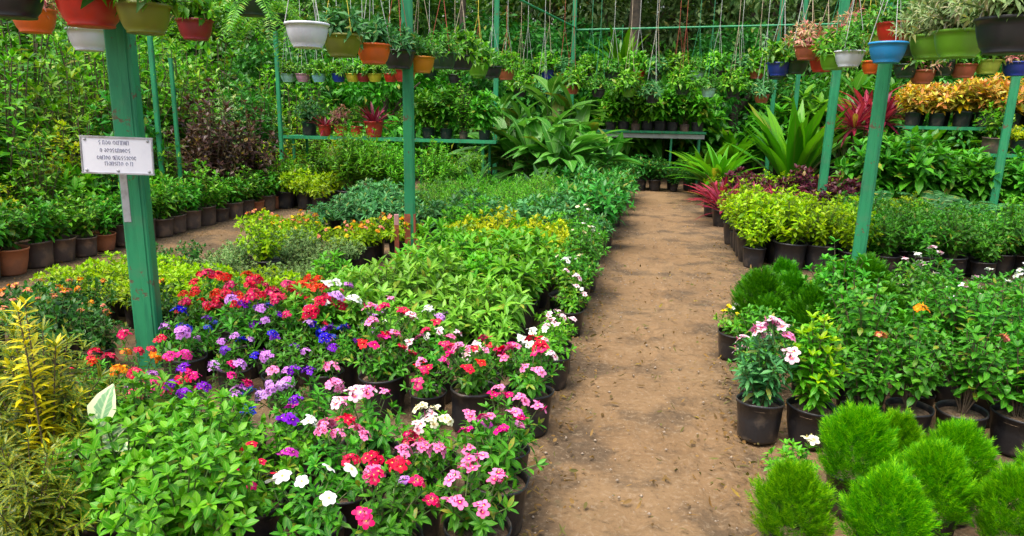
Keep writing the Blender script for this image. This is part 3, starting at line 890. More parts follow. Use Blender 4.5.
# ------------------------------------------------------------------ ground
def make_ground():
    far = [-220, -120, -60, -30, -16, -11]
    xs = np.array(far+list(np.arange(-8, -0.7, 0.08))+list(np.arange(-0.7, 1.2, 0.028))+list(np.arange(1.2, 7.01, 0.08))+[9, 12, 18, 35, 70, 130, 220])
    ysx = np.array([-60, -20, -6, -2]+list(np.arange(0, 1.8, 0.1))+list(np.arange(1.8, 8, 0.032))+list(np.arange(8, 16.5, 0.08))+[18, 22, 30, 45, 80, 140, 260])
    X, Y = np.meshgrid(xs, ysx)
    r = np.random.default_rng(3)
    Z = np.zeros_like(X)
    for i in range(14):
        k = 1.2+i*0.9
        a = r.random()*6.28
        Z += 0.006/(1+i*0.35)*np.sin(X*k*math.cos(a)+Y*k*math.sin(a)+r.random()*6)
    Z -= 0.004
    # trodden path: shallow footprints and scuffed lumps
    for i in range(95):
        cx, cy = r.normal(0.15, 0.2), 1.8+r.random()**1.3*10
        a = r.normal(0, 0.25)
        dx, dy = X-cx, Y-cy
        u = (dx*math.cos(a)+dy*math.sin(a))/0.05
        v = (-dx*math.sin(a)+dy*math.cos(a))/0.125
        q = u*u+v*v
        Z += 0.014*(r.random()*0.6+0.5)*(-np.exp(-q**2)+0.55*np.exp(-(q-2.0)**2*1.2))
    for i in range(260):
        cx, cy = r.uniform(-0.6, 1.1), 1.8+r.random()**1.3*9
        q = ((X-cx)**2+((Y-cy)*1.3)**2)/(0.03+0.05*r.random())**2
        Z += r.normal(0, 0.008)*np.exp(-q)
    n0, n1 = X.shape
    idx = np.arange(n0*n1).reshape(n0, n1)
    Fq = np.stack([idx[:-1, :-1], idx[:-1, 1:], idx[1:, 1:], idx[1:, :-1]], -1).reshape(-1, 4)
    mb = MB()
    mb.add(np.stack([X, Y, Z], -1).reshape(-1, 3), Fq)
    o = obj('ground', mb.mesh('ground', soil_mat()))
    o['kind'] = 'structure'


make_ground()

# leaf litter and crumbs along the edges of the paths
def litter():
    r = np.random.default_rng(5)
    mb, pb = MB(), MB()
    P = []
    for (x0, y0, x1, y1, n, wd) in ((-0.38, 2.0, -0.42, 14, 330, 0.10), (0.46, 2.2, 0.95, 9, 420, 0.16), (0.5, 2.6, 0.55, 4.2, 260, 0.1), (-0.4, 2.0, -0.42, 6, 380, 0.1), (0.1, 1.9, 0.2, 7, 260, 0.3), (0.0, 2.0, 0.3, 14, 160, 0.4), (-5.2, 3.8, -5.2, 10, 240, 0.25), (1.0, 6.1, 4, 6.4, 160, 0.4)):
        t = r.random(n)
        P.append(np.stack([x0+(x1-x0)*t+r.normal(0, wd, n), y0+(y1-y0)*t+r.normal(0, wd*0.5, n), 0.014+r.random(n)*0.008], 1))
    P = np.concatenate(P)
    n = len(P)
    a = r.random(n)*6.28
    D = np.stack([np.cos(a), np.sin(a), r.normal(0, 0.2, n)], 1)
    leaves(mb, P, D, UP+r.normal(0, 0.4, (n, 3)), 0.012+0.045*r.random(n)**2, 0.006+0.016*r.random(n), r.normal(0, 0.4, n), 0.4, 'lance', 3)
    o = obj('leaf_litter', mb.mesh('leaf_litter', G['dry']))
    o['kind'] = 'stuff'
    o['label'] = 'dry fallen leaves scattered along the path edges'
    n = 1300
    C = np.stack([r.uniform(-0.5, 1.0, n), 1.8+r.random(n)**1.6*11, np.full(n, 0.006)], 1)
    for c in C:
        s_ = 0.002+0.008*r.random()**3
        q = np.array([(1, 0, 0), (0, 1, 0), (-1, 0, 0), (0, -1, 0), (0, 0, 0.8), (0, 0, -0.8)])*s_*(0.7+0.6*r.random((6, 1)))+c
        pb.add(q, [(0, 1, 4), (1, 2, 4), (2, 3, 4), (3, 0, 4), (1, 0, 5), (2, 1, 5), (3, 2, 5), (0, 3, 5)])
    o = obj('soil_crumbs', pb.mesh('soil_crumbs', M_PEB))
    o['kind'] = 'stuff'
    o['label'] = 'small pebbles and soil crumbs on the dirt path'


litter()

# ------------------------------------------------------------------ left bed, front to back
# A: flowers nearest the camera
mix = ('pink', 'hotpink', 'lilac', 'crimson', 'blush', 'magenta')
cols = {0: 'pink', 1: 'crimson', 2: 'white'}
A = [(-0.50, 1.98, 'vinca', ('pink', 'pink', 'hotpink'), 6, 'pair', 'pink and magenta vinca at the near left path edge, nearest pot'),
     (-0.50, 2.27, 'vinca', ('hotpink', 'pink'), 6, 'pair', 'pink vinca at the near left path edge, second pot'),
     (-0.53, 2.52, 'vinca', ('hotpink', 'magenta', 'pink'), 6, 'pair', 'magenta pink vinca at the near left path edge, third pot'),
     (-0.75, 1.86, 'vinca', ('crimson', 'lilac'), 5, 'pair', 'crimson and lilac vinca beside the nearest path edge vinca'),
     (-0.76, 2.12, 'vinca', ('crimson', 'pink'), 6, 'phlox', 'crimson flowered vinca one pot in from the near left path edge'),
     (-0.78, 2.38, 'vincah', ('blush', 'cream', 'pink'), 6, 'pair', 'pale blush vinca one pot in from path, behind the crimson vinca'),
     (-1.02, 1.86, 'vinca', ('white', 'crimson'), 5, 'single', 'white and red single flowered vinca at the bottom centre foreground'),
     (-1.02, 2.12, 'vinca', ('crimson', 'pink', 'red'), 6, 'phlox', 'red headed vinca behind the white flowered foreground vinca'),
     (-1.04, 2.38, 'vinca', ('blush', 'pink'), 6, 'pair', 'blush pink vinca in the middle of the front flower patch'),
     (-1.27, 1.93, 'vincah', ('crimson', 'red'), 4, 'pair', 'red flowered vinca beside the bushy pale green foreground plant'),
     (-1.28, 2.2, 'vincah', ('white', 'magenta', 'violet'), 4, 'pair', 'vinca with white and violet heads in the front flower patch'),
     (-1.3, 2.46, 'tallfl', ('violet', 'lilac', 'pink'), 4, 'phlox', 'sparse violet phlox behind the bushy pale green foreground plant'),
     (-1.6, 2.4, 'tallfl', ('blue', 'lilac', 'violet'), 3, 'phlox', 'blue headed phlox left of the sparse violet phlox'),
     (-1.9, 2.46, 'tallfl', ('hotpink', 'crimson', 'lilac'), 4, 'phlox', 'mixed crimson and lilac phlox before the signed green post'),
     (-2.2, 2.5, 'tallfl', ('crimson', 'orange'), 4, 'phlox', 'crimson and orange phlox behind the variegated rubber plant leaf'),
     (-2.5, 2.62, 'tallfl', ('red', 'crimson'), 4, 'phlox', 'red headed phlox left of the post behind the croton')]
bushes('lanky', 'tall_flowering_plant', 'flowering plant', G['mid'], 3, H=0.36, R=0.16, stems=7, nodes=9, Ln=0.06, Wd=0.02, prof='lance', elev=0.3, t0=0.2, seed0=51)
A += [(-1.75, 2.52, 'lanky', ('hotpink', 'lilac'), 5, 'phlox', 'lanky pink phlox in the sparse patch right of the post foot'),
      (-2.08, 2.62, 'lanky', ('crimson', 'hotpink'), 5, 'phlox', 'lanky crimson phlox in the sparse patch before the post foot'),
      (-2.3, 2.66, 'lanky', ('orange', 'crimson', 'red'), 5, 'phlox', 'lanky orange and red phlox beside the rubber plant leaf'),
      (-1.48, 2.6, 'lanky', ('lilac', 'pink'), 5, 'phlox', 'lanky lilac phlox before the violet pots'),
      (-1.72, 2.24, 'lanky', ('blue', 'violet', 'lilac'), 4, 'phlox', 'lanky blue phlox above the pale green foreground plant'),
      (-2.02, 2.34, 'lanky', ('lilac', 'crimson', 'hotpink'), 4, 'phlox', 'lanky crimson and lilac phlox behind the rubber plant')]
for x, y, k, c, nf, stl, lab in A:
    plant(k, x, y, lab, 'flowering plants in the near left bed', flowers=nf, colours=c, style=stl, s=RND.uniform(0.98, 1.12)*(0.8 if x < -1.4 else 1.0), fs=1.1 if x < -1.4 else 0.95)
for i, (x, y) in enumerate([(-1.36, 1.72), (-1.62, 1.78), (-1.52, 2.04), (-1.82, 2.08), (-1.28, 1.6)]):
    plant('soft', x, y, 'bushy pale green leafy plant in the bottom left foreground, '+['nearest the flowers', 'beside the croton', 'behind the other two', 'between croton and blue phlox', 'lowest in the frame'][i],
          'bushy green plants in the left foreground', s=1.12)
plant('croton', -2.02, 1.88, 'tall croton with yellow speckled narrow leaves, largest in the left foreground', 'speckled crotons', s=1.0)
plant('spire', -1.9, 1.78, 'upright spire of bright yellow croton leaves at the left', 'speckled crotons', s=1.05)
plant('croton', -2.32, 2.05, 'yellow speckled croton at the left frame edge, behind the tall one', 'speckled crotons', s=0.98)
plant('croton', -1.72, 1.52, 'low croton with dark yellow flecked leaves at the bottom left corner', 'speckled crotons', s=0.75)

# rubber plant with the big cream edged leaf
def rubber_plant():
    t = thing('rubber_plant', 'rubber plant with large cream edged leaves beside the yellow croton', 'foliage plant', (-1.71, 1.8, 0), 0, 0.86)
    pm, sm, zz = POTS['black'][1]
    p = obj('pot', pm, t)
    obj('soil', sm, p)
    st = MB()
    st.tube([(0, 0, zz-0.02), (0.01, 0, 0.35), (-0.01, -0.01, 0.55)], [0.008, 0.006, 0.004], 6)
    obj('stem', st.mesh('stem', M_WOOD), t)
    for (zl, d, up, ln, wd) in ((0.55, (0.12, 0.15, 1), (0.15, -1, 0.2), 0.18, 0.11), (0.5, (0.8, -0.3, 0.25), (0, -0.5, 1), 0.17, 0.09), (0.45, (-0.8, -0.4, 0.3), (0, 0, 1), 0.16, 0.09), (0.4, (0.4, 0.8, 0.3), (0, 0, 1), 0.16, 0.09),
                                (0.36, (0.7, -0.6, 0.1), (0, 0, 1), 0.18, 0.09), (0.48, (0.5, -0.1, 0.6), (-0.4, -1, 0.5), 0.15, 0.085)):
        mb = MB()
        leaves(mb, [(0, 0, zl)], [d], [up], ln, wd, 0.3, 0.3, 'ovate', 8, curl=0.3)
        obj('leaf', mb.mesh('leaf', G['rubber']), t)


rubber_plant()

# B: second patch, pots visible behind a strip of soil
grid('vinca', fr(-0.52, -1.3, 0.26), [3.12], 'red and pink vinca in black pot', 'front of second flower patch', 'vincas of the second left patch', flowers=7, colours=('crimson', 'hotpink', 'crimson', 'red', 'pink'), style='pair', s=(0.98, 1.12))
grid('vinca', fr(-1.58, -2.4, 0.26), [3.14], 'violet flowered phlox in black pot', 'front of violet patch', 'violet phlox of the second left patch', flowers=4, colours=('violet', 'blue', 'lilac', 'lilac'), style='phlox', s=(0.95, 1.08), ref='from the red vincas')
grid('vinca', [-0.55], [3.38], 'blush pink vinca', 'behind the red edge vinca', 'vincas of the second left patch', flowers=6, colours=('white', 'blush'), style='pair', s=(1.05, 1.2))
grid('vinca', fr(-0.82, -1.34, 0.26), [3.38], 'pink and crimson vinca', 'second line of flower pots', 'vincas of the second left patch', flowers=6, colours=('pink', 'blush', 'crimson'), style='pair', s=(0.98, 1.12), ref='from the blush vinca')
grid('vinca', fr(-1.6, -2.5, 0.25), [3.42], 'violet and blue phlox', 'behind the violet front pots', 'violet phlox of the second left patch', flowers=4, colours=('violet', 'blue', 'lilac', 'crimson'), style='phlox', s=(0.95, 1.1), ref='from the pink vincas')
grid('vincah', fr(-1.2, -1.75, 0.27), [3.7], 'white and lilac vinca', 'before the broad leaved block', 'white vincas of the left bed', flowers=6, colours=('white', 'lilac', 'white'), style='pair', s=(1.05, 1.2))
grid('vinca', fr(-1.9, -2.75, 0.24), [3.66, 3.92], 'bright red flower cluster plant', 'red patch', 'red flowering plants behind the violet phlox', flowers=7, colours=('red', 'red', 'crimson'), style='phlox', s=(0.9, 1.08), fs=1.0)
grid('vincah', [-0.54], fr(3.64, 4.9, 0.25), 'white flowered vinca', 'white path edging', 'white vincas along the left path edge', flowers=2, colours=('white', 'blush', 'blush'), style='pair', s=(0.9, 1.1), fs=0.85)
# C: left of the post
grid('low', fr(-3.05, -4.1, 0.25), fr(3.25, 3.8, 0.25), 'dark low bedding plant', 'bed left of post', 'dark bedding plants left of the signed post', flowers=2, colours=('coral', 'orange', 'coral'), style='tiny', ref='from the post', s=(1.15, 1.35))
grid('lowlime', fr(-2.45, -4.2, 0.25), fr(4.05, 4.7, 0.24), 'bright lime low bedding plant', 'lime patch', 'lime bedding plants behind the signed post', s=(0.85, 1.1))
# D
grid('broad', fr(-0.86, -1.9, 0.27), fr(3.75, 4.3, 0.27), 'pale broad leaved plant', 'pale block', 'pale broad leaved plants of the left bed', s=(1.0, 1.2), skip=0.05)
grid('broadg', fr(-0.86, -2.2, 0.28), fr(4.6, 5.6, 0.28), 'fresh green broad leaved plant', 'green block', 'green broad leaved plants of the left bed', s=(1.0, 1.2))
grid('green', [-0.56], fr(5.15, 7.1, 0.27), 'dense green edging shrub', 'green path edging', 'green shrubs along the left path edge', s=(0.85, 1.0), flowers=2, colours=('white', 'cream'), style='tiny')
# E / F
grid('vari', fr(-2.8, -3.75, 0.25), fr(5.15, 6.2, 0.26), 'cream edged variegated shrub', 'variegated block', 'variegated shrubs of the left bed', s=(0.65, 0.85))
grid(['low', 'rowd2', 'low'], fr(-3.95, -4.2, 0.26), fr(4.95, 5.3, 0.3), 'low dark plant', 'aisle side of variegated block', 'low dark plants along the left aisle', s=(0.8, 1.05), ref='from the variegated shrubs')
grid('lowlime', fr(-2.5, -3.9, 0.26), [6.46, 6.72], 'low plant with orange flowers', 'orange patch', 'orange flowered bedding plants near the middle post', flowers=5, colours=('orange', 'coral', 'yellow'), style='tiny', s=(1.2, 1.35))
grid('fresh', fr(-0.86, -2.0, 0.29), [6.75, 7.0], 'upright fresh green shrub', 'fresh strip beyond yellow block', 'fresh green shrubs of the left bed', s=(0.8, 1.05))
grid('broadg', fr(-0.86, -1.7, 0.3), [5.86], 'broad leaved plant', 'strip before yellow block', 'green broad leaved plants of the left bed', s=(1.05, 1.3))
grid('yellow', fr(-0.86, -2.3, 0.27), fr(6.1, 6.5, 0.2), 'yellow leaved shrub', 'yellow block', 'yellow leaved shrubs of the left bed', s=(1.1, 1.25))
# H, I, J
grid(['bluey', 'spath'], fr(-2.75, -3.8, 0.33), fr(7.6, 8.9, 0.36), 'blue green lance leaved plant', 'blue green block', 'blue green plants beyond the middle post', s=(1.0, 1.15), zt=0.7)
grid('feather', fr(-1.35, -2.65, 0.34), fr(7.9, 9.4, 0.34), 'feathery bright green bush', 'feathery block', 'feathery green bushes beyond the middle post', s=(1.1, 1.3), zt=0.7)
grid('bluey', fr(-0.6, -2.3, 0.33), [7.25, 7.55], 'blue green plant with long leaves', 'blue strip', 'blue green plants before the glossy shrubs', s=(1.05, 1.2))
grid('glossy', fr(-0.55, -1.25, 0.33), fr(7.9, 13.2, 0.36), 'dark glossy shrub by the path', 'glossy edging', 'glossy shrubs along the left path edge', s=(1.0, 1.25), zt=0.8)
grid('spath', fr(-1.6, -2.6, 0.34), fr(9.8, 10.8, 0.34), 'dark strap leaved plant', 'strap leaved block', 'strap leaved plants before the paddle leaves', s=(1.1, 1.4), zt=0.7)
# K hedge and L big leaves
grid('hedge', fr(-2.75, -4.6, 0.42), [10.1, 10.6], 'bushy dark green hedge plant', 'hedge line', 'hedge plants below the left shelf', s=(0.95, 1.1), zt=1.0)
grid('lowlime', fr(-4.95, -6.1, 0.28), [9.9, 10.3], 'small lime leaved plant', 'lime line by shelf', 'lime plants at the aisle end', s=(1.5, 1.7))
for i, (x, y, s) in enumerate([(-1.5, 11.3, 1.4), (-2.15, 11.8, 1.5), (-1.05, 12.3, 1.3), (-1.75, 12.6, 1.75), (-2.6, 12.4, 1.5)]):
    plant('paddle', x, y, 'large paddle leaved plant left of the path end, '+['in front', 'second from the front', 'closest to the path', 'tallest one', 'farthest left'][i], 'paddle leaved plants at the path end', s=s)
grid('glossy', fr(-0.95, 0.75, 0.34), [14.6, 14.95], 'dark shrub across the path end', 'end line', 'dark shrubs closing the path end', ref='from the left', s=(0.9, 1.1), zt=0.8)
grid('jungled', [-0.75], [15.5], 'leafy shrub in front of the pale bench', 'bench', 'shrubs before the pale bench', ref='from the left', s=(0.75, 0.85))

# ------------------------------------------------------------------ left side row beyond the aisle
yy = 4.3
i = 0
while yy < 11.2:
    if in_frame(-5.68, yy, 0, 0.7):
        i += 1
        plant('row' if RND.random() < 0.6 else 'rowd', -5.68+RND.uniform(-.03, .03), yy, f'leafy plant in dusty brown pot along the left aisle, {ORD[i]} from the near end',
              'potted row along the left aisle', s=RND.uniform(0.95, 1.3), pot='terra' if RND.random() < 0.18 else 'brown')
    yy += RND.uniform(0.27, 0.31)
for rowi, (x, hs, st, kk) in enumerate([(-6.15, (0.6, 0.85), 0.42, ['tall', 'tallg', 'tallv', 'tallo', 'jungled', 'tally']), (-6.75, (1.0, 1.4), 0.55, ['tall', 'tallo', 'tallg', 'tallv', 'tally']), (-7.5, (1.4, 1.8), 0.7, ['tall', 'tallo', 'tallg', 'tallv']), (-8.6, (1.8, 2.3), 0.95, ['tall', 'tallo'])]):
    yy, c = 3.6, 0
    while yy < 13.5:
        if in_frame(x, yy, 0, 2.4) and not (rowi < 2 and 8.2 < yy < 9.9):
            c += 1
            plant(kk[RND.randrange(len(kk))], x+RND.uniform(-.1, .1), yy, f'shrub in the {["waist high", "head high", "tall", "tallest"][rowi]} line left of the aisle, {ORD[c]} from the near end', 'shrub wall left of the aisle', s=RND.uniform(*hs))
        yy += st*RND.uniform(0.85, 1.15)
for i, (x, y, s) in enumerate([(-6.1, 8.9, 1.05), (-6.4, 9.3, 1.4), (-6.0, 9.8, 1.1)]):
    plant('tallp', x, y, 'dark purple brown leaved shrub by the left aisle, '+['nearest', 'tallest', 'farthest'][i], 'purple brown shrubs', s=s)

# ------------------------------------------------------------------ right beds
for i, (x, y, s, lab) in enumerate([(0.52, 2.24, 0.86, 'leftmost, beside the path'), (0.83, 2.68, 0.95, 'tallest, behind the front three'), (0.81, 2.24, 0.88, 'second from left in front'), (1.02, 2.47, 0.9, 'between the two front ones'),
                                    (1.24, 2.37, 0.86, 'right of centre in front'), (1.2, 2.74, 0.84, 'at the back, right of the tallest'), (1.02, 2.86, 0.78, 'smallest, at the back'), (1.5, 2.66, 0.84, 'at the right frame edge'), (1.44, 2.2, 0.84, 'lowest at the right corner')]):
    plant('globe', x, y, 'bright green round conifer in the right foreground, '+lab, 'round conifers in the right foreground', s=s*0.95)
plant('fresh', 0.56, 2.52, 'small plant with one cream white bloom behind the leftmost round conifer', None, s=0.6, flowers=1, colours=('cream',), style='pair', fs=1.5)
plant('low', 1.66, 2.6, 'small plant with orange flowers at the right corner beside the post', None, s=1.2, flowers=4, colours=('orange', 'coral'), style='phlox')
R2 = [(0.56, 3.28, 'redge', 1.0, 9, ('blush', 'pink'), 'pair', 'pink and white vinca in black pot at the right path edge'),
      (0.79, 3.28, 'upright', 1.0, 0, (), '', 'upright fresh green bush beside the pink vinca'),
      (1.04, 3.38, 'rose', 0.85, 1, ('coral',), 'phlox', 'low green rose bush, third pot from the right path edge'),
      (1.25, 3.4, 'rose', 0.95, 1, ('orange', 'yellow'), 'phlox', 'rose bush with an orange yellow bloom in the front right row'),
      (1.48, 3.4, 'rose', 1.0, 1, ('coral',), 'phlox', 'dark leaved rose bush, fifth pot from the right path edge'),
      (1.72, 3.42, 'rose', 1.0, 0, (), '', 'dark leaved rose bush at the right frame edge'),
      (1.96, 3.45, 'rose', 1.0, 0, (), '', 'dark leaved rose bush just beyond the right post')]
for x, y, k, s, nf, c, stl, lab in R2:
    plant(k, x, y, lab, 'front row of the right bed', s=s, fs=1.3 if k == 'redge' else 1.0, flowers=nf, colours=c, style=stl or 'phlox')
grid('rose', fr(1.15, 2.5, 0.26), fr(3.7, 4.5, 0.27), 'green leaved rose bush', 'rose block', 'rose bushes of the right bed', s=(0.9, 1.1), flowers=0)
grid('green', [0.62, 0.88], [3.62, 3.9], 'leafy green plant', 'block behind vinca', 'green plants behind the pink vinca', s=(0.75, 0.9))
grid('conifer', fr(0.74, 1.45, 0.24), fr(4.3, 5.05, 0.25), 'dark green feathery conifer', 'conifer block', 'dark conifers of the right bed', s=(0.95, 1.12))
plant('vincah', 0.56, 4.45, 'small yellow and white flowered plant at the edge by the dark conifers', None, s=0.9, flowers=5, colours=('yellow', 'white'), style='tiny')
grid('green', fr(1.6, 3.2, 0.27), [4.75, 5.0], 'bush with small pale flowers', 'pale flowered strip', 'pale flowered bushes of the right bed', s=(0.9, 1.05), flowers=2, colours=('white', 'blush', 'white'), style='pair', ref='from the conifers')
grid('lowlime', fr(1.1, 3.0, 0.28), [5.25], 'low plant edging the cross aisle', 'edging', 'low plants at the cross aisle', s=(1.0, 1.2), flowers=2, colours=('white', 'red'), style='tiny')
# R3
grid('lime', fr(1.05, 2.0, 0.28), fr(7.35, 8.7, 0.28), 'lime green shrub in black pot', 'lime block', 'lime shrubs of the right bed', s=(1.15, 1.38), zt=0.7)
grid('green', fr(2.3, 4.3, 0.27), fr(7.3, 8.9, 0.28), 'green shrub in black pot', 'green block', 'green shrubs right of the lime block', s=(0.9, 1.1), ref='from the lime block', zt=0.7)
grid('lime', fr(2.3, 3.2, 0.3), [9.2, 9.5], 'lime tinted shrub', 'strip behind', 'lime shrubs behind the green block', s=(0.9, 1.1))
# R4
for i, (x, y, s) in enumerate([(0.98, 10.1, 1.25), (1.02, 10.55, 1.4), (1.4, 10.3, 1.25), (0.92, 11.1, 1.3), (1.75, 10.4, 1.15), (1.35, 10.75, 1.3)]):
    plant('cordy', x, y, 'red strap leaved cordyline at the right path edge, '+['nearest', 'second from the front', 'set back from the path', 'farthest', 'rightmost', 'behind the middle'][i], 'red cordylines at the path edge', s=s)
grid('coleus', fr(1.35, 2.9, 0.32), [10.9, 11.3, 11.7], 'maroon leaved plant', 'maroon block', 'maroon plants behind the cordylines', s=(1.0, 1.2), zt=0.8)
grid('lime', fr(1.1, 3.0, 0.36), [12.4, 12.8], 'small lime shrub', 'strip behind maroon', 'lime shrubs behind the maroon plants', s=(1.0, 1.2), zt=0.8)
for i, (x, y, s) in enumerate([(1.15, 12.9, 1.15), (1.0, 13.9, 1.1)]):
    plant('nest', x, y, 'light green upright nest fern right of the path end, '+['larger', 'smaller'][i], 'nest ferns', s=s)
plant('bignest', 2.45, 13.4, 'giant dark green nest fern with long upright fronds, right background', None, s=1.05)
grid('palm', fr(3.1, 5.0, 0.55), [9.9, 10.5], 'blue green fern palm', 'palm strip', 'fern palms of the right bed', s=(0.9, 1.1), ref='from the post', zt=0.8)
grid(['jungle', 'jungle', 'jungled'], fr(3.2, 5.2, 0.5), [11.3, 11.9], 'leafy green jungle shrub', 'jungle block', 'jungle shrubs before the right shelf', s=(0.85, 1.1), ref='from the left', zt=1.2)
grid('jungle', fr(5.7, 8.0, 0.55), [11.0, 11.6], 'dark shrub under the right shelf', 'shelf line', 'dark shrubs below the right shelf', s=(0.6, 0.75), ref='from the left', zt=1.0)
grid('green', fr(4.9, 6.4, 0.3), [9.7, 10.0], 'green plant by the right aisle', 'far right strip', 'green plants by the right aisle', s=(0.9, 1.1), ref='from the left')
for i, (x, y, s) in enumerate([(3.3, 13.0, 1.4), (3.75, 13.1, 1.5), (3.6, 13.5, 1.6)]):
    plant('cordytall', x, y, 'tall red cordyline behind the jungle shrubs, '+['left', 'right', 'tallest'][i]+' of the three', 'tall red cordylines', s=s, z=0.0)


# ------------------------------------------------------------------ posts, rails, shelves
def post(x, y, h, wd, label, rz=0.0, base=None, lean=(0, 0), cap=True):
    t = thing('metal_post', label, 'post', (x, y, 0), 0)
    t.rotation_euler = (lean[0], lean[1], rz)
    mb = MB()
    # rolled channel: web and two flanges
    mb.box((0, 0, h/2), (wd, wd*0.82, h), ch=wd*0.07)
    mb.box((wd*0.18, -wd*0.43, h/2), (wd*0.3, wd*0.06, h-0.01), ch=0.002)
    obj('shaft', mb.mesh('shaft', M_GREEN, False), t)
    if base:
        b = MB()
        b.box((0, 0, base/2), (wd*1.08, wd*0.9, base), ch=wd*0.07)
        b.box((0, 0, 0.012), (wd*1.9, wd*1.9, 0.024), ch=0.004)
        obj('base', b.mesh('base', M_RUST, False), t)
    return t


post(-2.83, 3.42, 3.2, 0.128, 'thick green post carrying the white sign, left foreground', rz=0.35)
post(-2.36, 6.62, 3.2, 0.105, 'green post with rusty red base in the middle of the left bed', rz=0.3, base=0.5)
post(1.97, 7.1, 3.2, 0.115, 'green post in the right bed between lime and green shrubs', rz=-0.2, lean=(0, 0.012))
post(-2.98, 13.2, 3.6, 0.09, 'green post by the paddle leaved plants at the left back', rz=0.2)
post(2.5, 11.25, 3.4, 0.11, 'green post rising out of the maroon plants at the right back', rz=0.1, lean=(0, 0.01))
post(4.72, 11.0, 2.2, 0.1, 'green post standing before the right croton shelf', rz=-0.2, lean=(0, 0.015))
post(1.84, 3.55, 1.0, 0.06, 'short green post cut by the right frame edge', rz=0.1)
post(-6.2, 8.0, 2.35, 0.055, 'thin green post among the purple brown shrubs, left one', rz=0.2)
post(-6.05, 8.15, 2.1, 0.045, 'thin green post among the purple brown shrubs, right one', rz=0.2)
post(-6.25, 5.35, 2.3, 0.06, 'bright green post at the left frame edge among shrubs', rz=0.2)
post(-6.05, 10.75, 3.0, 0.06, 'thin green post at the left end of the left shelf', rz=0.1)
post(-1.9, 16.2, 4.6, 0.09, 'slim green post behind the paddle leaved plants', rz=0.1)
post(2.45, 16.4, 4.6, 0.08, 'slim green post behind the giant nest fern, left one', rz=0.1)
post(2.85, 16.0, 4.6, 0.08, 'slim green post behind the giant nest fern, right one', rz=0.1)


def stake(x, y, h, label, mat1, mat2, wd=0.045):
    t = thing('marker_stake', label, 'stake', (x, y, 0), 0.4)
    a, b = MB(), MB()
    a.box((0, 0, h*0.4), (wd, wd, h*0.8))
    b.box((0, 0, h*0.9), (wd, wd, h*0.2))
    obj('shaft', a.mesh('shaft', mat1, False), t)
    obj('tip', b.mesh('tip', mat2, False), t)


stake(-2.46, 6.5, 0.5, 'red stake with pale pink tip left of the middle post', M_RUST, plain_mat('stake_tip', (0.6, 0.3, 0.3)))
stake(-2.24, 6.52, 0.26, 'short red stake right of the middle post', M_RUST, M_RUST)


def angle_bar():
    ax_, az_ = cpos(128, 222, 3.36)
    t = thing('angle_bar', 'weathered pale steel bar strapped to the left of the signed post', 'bar', (ax_, 3.36, az_), 0.3)
    a, b = MB(), MB()
    a.box((0, 0, 0.2), (0.04, 0.008, 0.4), ch=0.002)
    a.box((-0.018, 0.03, 0.2), (0.006, 0.05, 0.396), ch=0.002)
    obj('flange', a.mesh('flange', M_STEEL, False), t)
    b.box((0.03, -0.006, 0.3), (0.04, 0.005, 0.02), ch=0.002)
    obj('strap', b.mesh('strap', M_STEEL, False), t)


angle_bar()


def sign():
    sx_, sz_ = cpos(117.5, 155.5, 3.24)
    t = thing('sign_board', 'white rectangular sign with four lines of dark lettering on the thick green post', 'sign', (sx_, 3.24, sz_), 0.36)
    t.rotation_euler = (0, 0.03, 0.36)
    W, Hh = 0.345, 0.188
    a, b, f, c = MB(), MB(), MB(), MB()
    a.box((0, 0, 0), (W, 0.006, Hh), ch=0.002)
    obj('plate', a.mesh('plate', M_WHITE, False), t)
    for (cx, cz, sx, sz) in ((0, Hh/2, W+0.012, 0.008), (0, -Hh/2, W+0.012, 0.008), (W/2, 0, 0.008, Hh-0.009), (-W/2, 0, 0.008, Hh-0.009)):
        f.box((cx, -0.001, cz), (sx, 0.012, sz), ch=0.002)
    obj('frame', f.mesh('frame', M_STEEL, False), t)
    # lettering: the photograph's four lines of script are too small to be read, so each word is a run of curled strokes
    r = random.Random(4)
    for (x0, x1, z, hh) in ((-0.095, 0.062, 0.066, 0.022), (-0.083, 0.068, 0.026, 0.022), (-0.1, 0.1, -0.012, 0.022), (-0.062, 0.072, -0.043, 0.02)):
        x = x0
        while x < x1-0.008:
            wd = r.uniform(0.008, 0.014)
            if r.random() < 0.13:
                x += 0.008
            kk = r.choice((1, 1, 1, 3, 0))
            q = r.random()*6
            if kk == 0:
                pts = [(x, z-hh/2), (x, z+hh/2), (x+wd*0.8, z+hh/2), (x+wd*0.8, z-hh/2)]
            elif kk == 1:
                pts = [(x+wd*0.5+wd*0.42*math.cos(q+i*0.9), z+hh*0.42*math.sin(q+i*0.9)) for i in range(7)]
            elif kk == 2:
                pts = [(x, z+hh/2), (x+wd*0.8, z+hh/2), (x+wd*0.2, z), (x+wd*0.8, z-hh/2), (x, z-hh/2)]
            else:
                pts = [(x+wd*0.8, z+hh/2), (x, z+hh*0.2), (x+wd*0.8, z-hh*0.1), (x+wd*0.4, z-hh/2)]
            b.tube([(p[0], -0.0038, p[1]) for p in pts], 0.0013, 4)
            x += wd+0.003
    obj('lettering', b.mesh('lettering', M_INK), t)
    for (sx, sz) in ((-1, 1), (1, 1), (-1, -1), (1, -1), (0, -1)):
        c = MB()
        c.lathe([(0.008, 0), (0.007, 0.004), (0.001, 0.006)], 10)
        o = obj('bolt', c.mesh('bolt', M_STEEL), t, (sx*(W/2-0.02), -0.003, sz*(Hh/2-0.014)), (PI/2, 0, 0))
    return t


sign()


